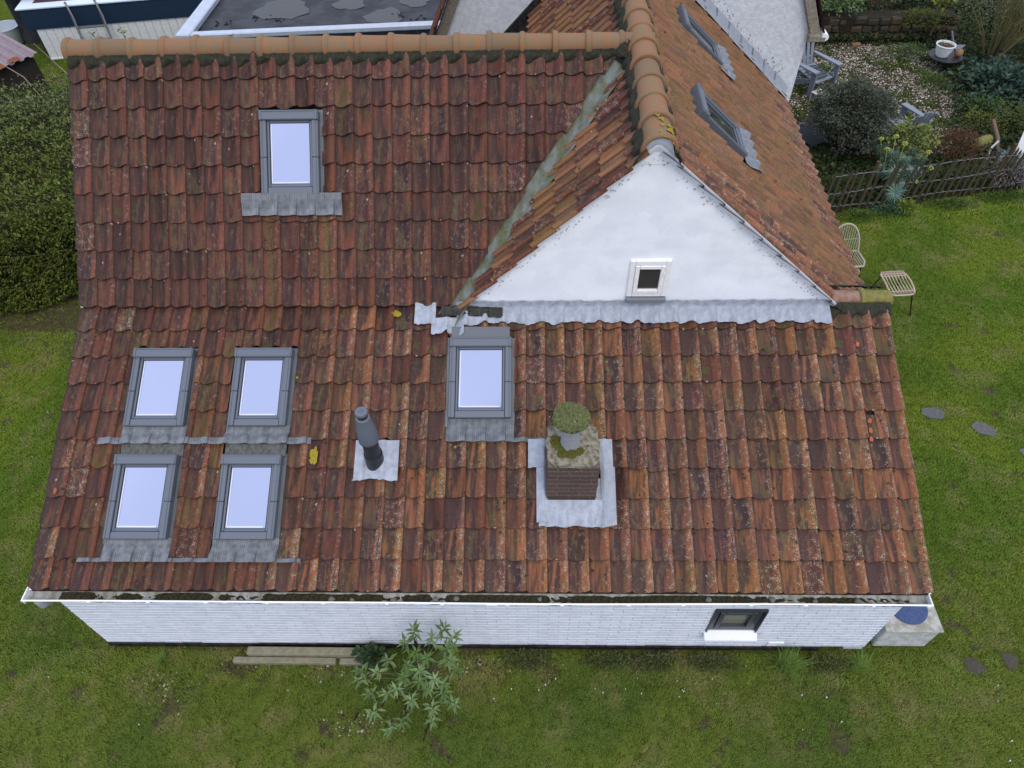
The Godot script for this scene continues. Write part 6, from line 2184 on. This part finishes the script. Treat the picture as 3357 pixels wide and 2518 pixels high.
func euphorbia() -> void:
	var g := thing("spurge_plant", "blue-green spurge with bottlebrush rosettes growing through the fence", "spurge", Vector3(11.5, 0, -8.6))
	var leaf := leaf_mesh(0.15, 0.02, 0.2, 0.3)
	var bark := plain("spurge stem", lin(0.1, 0.1, 0.06), 0.9)
	for e in [[11.36, 0.52, -8.45, 1.15], [11.3, 0.36, -8.06, 1.35], [11.44, 0.62, -8.9, 1.0], [11.86, 0.6, -9.05, 0.85], [11.98, 0.55, -8.85, 0.9], [11.3, 0.62, -9.12, 0.95], [11.6, 0.6, -8.75, 1.1], [11.68, 0.5, -8.55, 1.0], [11.5, 0.35, -8.3, 0.9], [11.85, 0.45, -8.6, 0.9], [11.2, 0.48, -8.7, 0.9]]:
		var tip := Vector3(e[0], e[1], e[2]) - g.position
		var s := Shape.new()
		var foot := Vector3(tip.x * 0.4, 0, tip.z * 0.3)
		s.tube([foot, foot.lerp(tip, 0.5) + Vector3(0, 0.08, 0), tip], [0.012, 0.01, 0.007], 5)
		obj("stem", s, bark, g)
		var dir := (tip - foot).normalized()
		var places := []
		var colors := []
		for k in 74:
			var tier := k / 74.0
			var a := k * 2.4
			var side := dir.cross(Vector3.RIGHT).normalized().rotated(dir, a)
			var z := (side + dir * lerpf(0.75, -0.35, tier)).normalized()
			var x := z.cross(dir).normalized()
			places.append(Transform3D(Basis(x, z.cross(x) * -1.0, z).orthonormalized().scaled_local(Vector3.ONE * e[3] * rng.randf_range(0.8, 1.1)), tip - dir * tier * 0.17))
			colors.append(shade(lin(0.13, 0.21, 0.165).lerp(lin(0.075, 0.13, 0.09), tier), 0.2))
		many("rosette", leaf, leafy("spurge leaves"), places, colors, g)
	for e in [[11.28, 0.72, -9.2], [11.56, 0.74, -9.25], [11.72, 0.66, -9.15], [12.08, 0.62, -8.9], [12.06, 0.48, -8.6], [11.72, 0.4, -8.3], [11.32, 0.66, -8.95]]:
		var tip := Vector3(e[0], e[1], e[2]) - g.position
		var s := Shape.new()
		for k in 34:
			var d := Vector3(rng.randfn(), absf(rng.randfn()), rng.randfn()).normalized()
			s.lathe(tip + d * 0.045, [Vector2(0.012, 0.0), Vector2(0.009, 0.006), Vector2(0.001, 0.009)], 5)
		s.tube([Vector3(tip.x * 0.5, 0.1, tip.z * 0.5), tip], [0.008, 0.006], 5)
		obj("flower_head", s, plain("lime bracts", lin(0.26, 0.3, 0.07), 0.8), g)


func garden_plants() -> void:
	var small := leaf_mesh(0.04, 0.022)
	var mid := leaf_mesh(0.075, 0.05)
	var big := leaf_mesh(0.11, 0.085)
	shrub("round_bush", "large rounded dark grey-green bush between the eave and the gravel", Vector3(11.05, 0, -10.1), Vector3(0.74, 1.25, 0.85), leaf_mesh(0.045, 0.026), 17000, lin(0.05, 0.062, 0.04), lin(0.1, 0.11, 0.085), lin(0.06, 0.05, 0.04), 12, 0.16, 0.6)
	shrub("broadleaf_shrub", "yellow-green broad-leaved shrub with pale stems before the second chair", Vector3(11.95, 0, -9.55), Vector3(0.52, 0.75, 0.35), mid, 900, lin(0.12, 0.16, 0.03), lin(0.18, 0.2, 0.06), lin(0.2, 0.17, 0.09), 8, 0.3, 0.5, 0.008)
	shrub("brown_shrub", "withered reddish brown shrub between the broad-leaved shrub and the straw", Vector3(13.0, 0, -9.65), Vector3(0.5, 0.55, 0.4), small, 2400, lin(0.06, 0.028, 0.014), lin(0.11, 0.06, 0.03), lin(0.05, 0.03, 0.02), 10)
	shrub("grey_shrub", "dry lavender-grey shrub leaning over the fence at the right edge", Vector3(13.65, 0, -8.75), Vector3(0.45, 0.65, 0.42), leaf_mesh(0.06, 0.012), 1500, lin(0.13, 0.12, 0.12), lin(0.2, 0.19, 0.2), lin(0.12, 0.1, 0.09), 16, 0.3, 0.3, 0.005)
	for e in [[10.6, -8.55, 0.5, 0.3, "dark leafy growth behind the fence nearest the eave"], [11.3, -8.75, 0.55, 0.3, "dark leafy growth behind the fence below the spurge"], [12.7, -8.85, 0.6, 0.26, "sparse dark growth behind the middle of the fence"], [13.9, -9.0, 0.5, 0.3, "dark green growth behind the fence near the right edge"]]:
		shrub("undergrowth", e[4], Vector3(e[0], 0, e[1]), Vector3(e[2], e[3], 0.35), small, 1300, lin(0.028, 0.045, 0.014), lin(0.05, 0.07, 0.022), lin(0.04, 0.035, 0.025), 5, 0.3, 0.2, 0.006, "undergrowth behind the fence")
	for e in [[10.65, -7.75, 0.35, 0.16, 0.06, 0.1, 0.02, "bright weeds at the foot of the fence nearest the eave"], [11.2, -7.9, 0.3, 0.2, 0.05, 0.09, 0.05, "bluish weeds at the foot of the fence before the spurge"], [11.55, -7.95, 0.2, 0.22, 0.13, 0.17, 0.03, "lime-green weed clump at the foot of the fence"], [12.4, -8.1, 0.5, 0.14, 0.05, 0.08, 0.02, "low weeds at the foot of the fence, middle stretch"], [13.4, -8.3, 0.6, 0.15, 0.05, 0.085, 0.02, "low weeds at the foot of the fence near the right edge"]]:
		shrub("fence_weeds", e[7], Vector3(e[0], 0, e[1]), Vector3(e[2], e[3], 0.16), small, 620, lin(e[4], e[5], e[6]) * 0.8, lin(e[4], e[5], e[6]) * 1.2, lin(0.06, 0.06, 0.03), 4, 0.3, 0.1, 0.004, "weeds at the foot of the fence")
	# behind the stone wall
	shrub("leafy_bank", "bright green leafy plants above the stone wall beside the white house", Vector3(12.0, 0.42, -15.6), Vector3(0.85, 0.55, 0.75), mid, 2400, lin(0.07, 0.115, 0.04), lin(0.1, 0.15, 0.06), lin(0.06, 0.06, 0.03), 6)
	shrub("brown_thicket", "brownish bare thicket right of the bright plants above the wall", Vector3(13.3, 0.4, -15.8), Vector3(0.65, 0.6, 0.6), small, 1500, lin(0.06, 0.05, 0.03), lin(0.08, 0.075, 0.035), lin(0.08, 0.06, 0.045), 30, 0.3, 0.3, 0.006)
	shrub("mossy_edge_plant", "olive trailing plant over the right end of the stone wall", Vector3(14.2, 0.25, -14.95), Vector3(0.65, 0.4, 0.35), small, 1600, lin(0.075, 0.095, 0.015), lin(0.1, 0.115, 0.025), lin(0.05, 0.05, 0.02), 5)
	shrub("dark_shrub", "dark broad-leaved shrub above the wall near the top edge", Vector3(14.3, 0.2, -16.8), Vector3(1.0, 0.9, 0.8), big, 900, lin(0.045, 0.075, 0.04), lin(0.075, 0.115, 0.06), lin(0.05, 0.045, 0.03), 8)
	var g := shrub("young_tree", "slender young tree with a tuft of lime leaves behind the wall", Vector3(14.45, 0.2, -14.7), Vector3(0.22, 0.3, 0.2), big, 60, lin(0.17, 0.2, 0.02), lin(0.2, 0.22, 0.03), lin(0.1, 0.1, 0.04), 3)
	g.position.y = 0.75
	var s := Shape.new()
	s.tube([Vector3(-0.06, -0.55, 0.0), Vector3(0, 0.15, 0)], [0.025, 0.016], 7)
	obj("trunk", s, plain("young bark", lin(0.09, 0.09, 0.03), 0.9), g)
	# ivy and mixed growth on the right
	for e in [[15.0, -12.2, 1.0, 0.5, 0.9, 1100, lin(0.022, 0.045, 0.032), lin(0.05, 0.085, 0.065), "dark ivy mound right of the white pot", 2], [14.9, -10.6, 0.75, 0.55, 0.6, 2200, lin(0.06, 0.085, 0.02), lin(0.1, 0.1, 0.03), "olive green shrub at the right edge below the ivy", 0], [14.35, -11.3, 0.45, 0.35, 0.5, 1300, lin(0.05, 0.1, 0.03), lin(0.08, 0.13, 0.05), "fresh green ferny clump between gravel and ivy", 0], [15.3, -9.5, 0.7, 0.6, 0.6, 2000, lin(0.045, 0.06, 0.02), lin(0.08, 0.085, 0.03), "dark green shrub behind the white boards", 0], [13.75, -12.6, 0.4, 0.2, 0.5, 900, lin(0.05, 0.085, 0.02), lin(0.075, 0.105, 0.03), "low green plants along the gravel before the pot", 0], [13.6, -14.0, 0.6, 0.25, 0.35, 1200, lin(0.045, 0.08, 0.02), lin(0.07, 0.1, 0.03), "low green plants between the stone wall and the pot", 0], [14.0, -10.8, 0.4, 0.3, 0.4, 800, lin(0.08, 0.1, 0.02), lin(0.12, 0.13, 0.03), "yellowish low plants at the gravel's right margin", 0]]:
		shrub("garden_bed_plant", e[8], Vector3(e[0], 0, e[1]), Vector3(e[2], e[3], e[4]), big if e[9] == 2 else small, e[5], e[6], e[7], lin(0.05, 0.045, 0.03), 6, 0.35, 0.2, 0.007, "plants in the beds right of the gravel")
	# many-stemmed shrub at the top right
	g = thing("bare_shrub", "tall olive shrub of many bare rising stems at the top right corner", "shrub", Vector3(15.35, 0, -13.55))
	var bark := plain("olive stems", lin(0.14, 0.125, 0.055), 0.9)
	for k in 46:
		var a := rng.randf() * TAU
		var lean := rng.randf_range(0.25, 1.15)
		var tip := Vector3(cos(a) * lean, rng.randf_range(1.3, 2.3), sin(a) * lean)
		s = Shape.new()
		s.tube([Vector3(cos(a) * 0.05, 0, sin(a) * 0.05), tip * 0.35 + Vector3(0, 0.1, 0), tip * 0.7 + Vector3(rng.randfn(0, 0.06), 0.05, rng.randfn(0, 0.06)), tip], [0.024, 0.016, 0.01, 0.004], 5)
		for q in 3:
			var b := tip * rng.randf_range(0.45, 0.8)
			s.tube([b, b + Vector3(rng.randfn(0, 0.12), 0.25, rng.randfn(0, 0.12)), b + Vector3(rng.randfn(0, 0.2), 0.5, rng.randfn(0, 0.2))], [0.008, 0.006, 0.002], 4)
		obj("stem", s, bark, g)
	var places := []
	var colors := []
	for k in 2600:
		var a := rng.randf_range(2.2, 4.4)
		var r := rng.randf_range(0.5, 1.25)
		var p := Vector3(cos(a) * r, rng.randf_range(1.2, 2.3), sin(a) * r * 0.9)
		places.append(Transform3D(leaf_turn(Vector3(cos(a), 0.6, sin(a)).normalized()), p))
		colors.append(shade(lin(0.12, 0.13, 0.075), 0.3))
	many("foliage", small, leafy("leaves"), places, colors, g)
	shrub("yellow_reeds", "yellow-green narrow-leaved clump at the right edge behind the bare shrub", Vector3(16.6, 0, -13.6), Vector3(0.6, 1.2, 0.5), leaf_mesh(0.16, 0.018), 900, lin(0.12, 0.17, 0.03), lin(0.17, 0.21, 0.05), lin(0.1, 0.11, 0.04), 10)
	# leaf litter and ivy on the garden soil
	places = []
	colors = []
	for k in 60000:
		var x := rng.randf_range(9.4, 18.5)
		var z := rng.randf_range(-18.5, -8.0)
		if z > fence_z(x) - 0.1 or (x < 14.2 - maxf(0.0, z + 12.6) * 0.42 and z > -14.6 and z < -9.6 and x > 10.2):
			continue
		places.append(Transform3D(leaf_turn(Vector3(rng.randfn(), 0.8, rng.randfn()).normalized()).scaled_local(Vector3.ONE * rng.randf_range(0.6, 1.5)), Vector3(x, rng.randf_range(0.01, 0.22), z)))
		colors.append(shade(lin(0.022, 0.038, 0.014).lerp(lin(0.06, 0.068, 0.026), rng.randf() * rng.randf()), 0.4))
	tag(many("ground_cover", leaf_mesh(0.06, 0.05), leafy("leaves"), places, colors), "dark ivy and leaf ground cover over the garden soil", "ground cover", "", "stuff")


# soft unevenness of an overcast sky
func clouds() -> ImageTexture:
	var f := FastNoiseLite.new()
	f.seed = 31
	f.frequency = 1.0
	f.fractal_octaves = 4
	var im := Image.create(512, 256, false, Image.FORMAT_RGBA8)
	for j in 256:
		var lat := PI * (0.5 - (j + 0.5) / 256.0)
		for i in 512:
			var lon := TAU * i / 512.0
			var d := Vector3(cos(lat) * cos(lon), sin(lat), cos(lat) * sin(lon)) * 2.2
			var n := smoothstep(-0.35, 0.45, f.get_noise_3d(d.x, d.y * 1.6, d.z))
			im.set_pixel(i, j, Color(0.9, 0.93, 1.0, n * 0.16))
	return ImageTexture.create_from_image(im)


func _ready() -> void:
	# camera, sky, sun, exposure
	var cam := Camera3D.new()
	cam.name = "camera"
	add_child(cam)
	cam.transform = Transform3D(Basis(Vector3(0.999716, -0.019448, -0.013763), Vector3(0.002216, 0.651067, -0.759017), Vector3(0.023722, 0.758771, 0.650925)), EYE)
	cam.fov = rad_to_deg(2.0 * atan(829.5 / 1534.0))
	cam.near = 0.05
	cam.far = 400.0
	cam.current = true
	var around := WorldEnvironment.new()
	around.name = "world_environment"
	var env := Environment.new()
	env.background_mode = Environment.BG_SKY
	var sky := ProceduralSkyMaterial.new()
	sky.sky_top_color = Color(0.84, 0.88, 0.98)
	sky.sky_horizon_color = Color(0.78, 0.825, 0.93)
	sky.sky_curve = 0.25
	sky.ground_bottom_color = Color(0.2, 0.22, 0.18)
	sky.ground_horizon_color = Color(0.5, 0.53, 0.52)
	sky.sky_energy_multiplier = 1.22
	sky.sky_cover = clouds()
	env.sky = Sky.new()
	env.sky.sky_material = sky
	env.tonemap_mode = Environment.TONE_MAPPER_LINEAR
	env.tonemap_exposure = 1.08
	env.sdfgi_enabled = true
	env.ssao_enabled = true
	env.ssil_enabled = true
	around.environment = env
	add_child(around)
	var sun := DirectionalLight3D.new()
	sun.name = "sun"
	sun.light_energy = 0.5
	sun.light_color = Color(1.0, 0.97, 0.93)
	sun.light_angular_distance = 25.0
	sun.shadow_enabled = true
	sun.rotation = Vector3(deg_to_rad(-58), deg_to_rad(25), 0)
	add_child(sun)
	rng.seed = 20240
	noise.seed = 5
	noise.frequency = 1.0
	noise.fractal_octaves = 3
	fine.seed = 9
	fine.frequency = 1.0
	fine.fractal_octaves = 2
	# the setting and the house
	ground()
	house = thing("house", "white cottage with weathered clay tiled roofs, lean-to front and gabled wing", "house")
	house_walls()
	house_openings()
	house_roofs()
	house_ridges()
	house_metal()
	chimney()
	roof_growth()
	rear_house()
	flat_roof_building()
	raised_pool()
	back_left_things()
	# gardens
	hedge()
	fence()
	garden_wall()
	gravel()
	garden_things()
	adirondack("grey slatted garden chair half behind the white house corner", Vector3(11.05, 0, -12.6), 0.557, true)
	adirondack("grey slatted garden chair behind the broad-leaved shrub", Vector3(12.12, 0, -10.33), -2.73, true)
	rattan()
	euphorbia()
	garden_plants()
	lawn_things()
	buddleia()
	weeds()
	lawn()
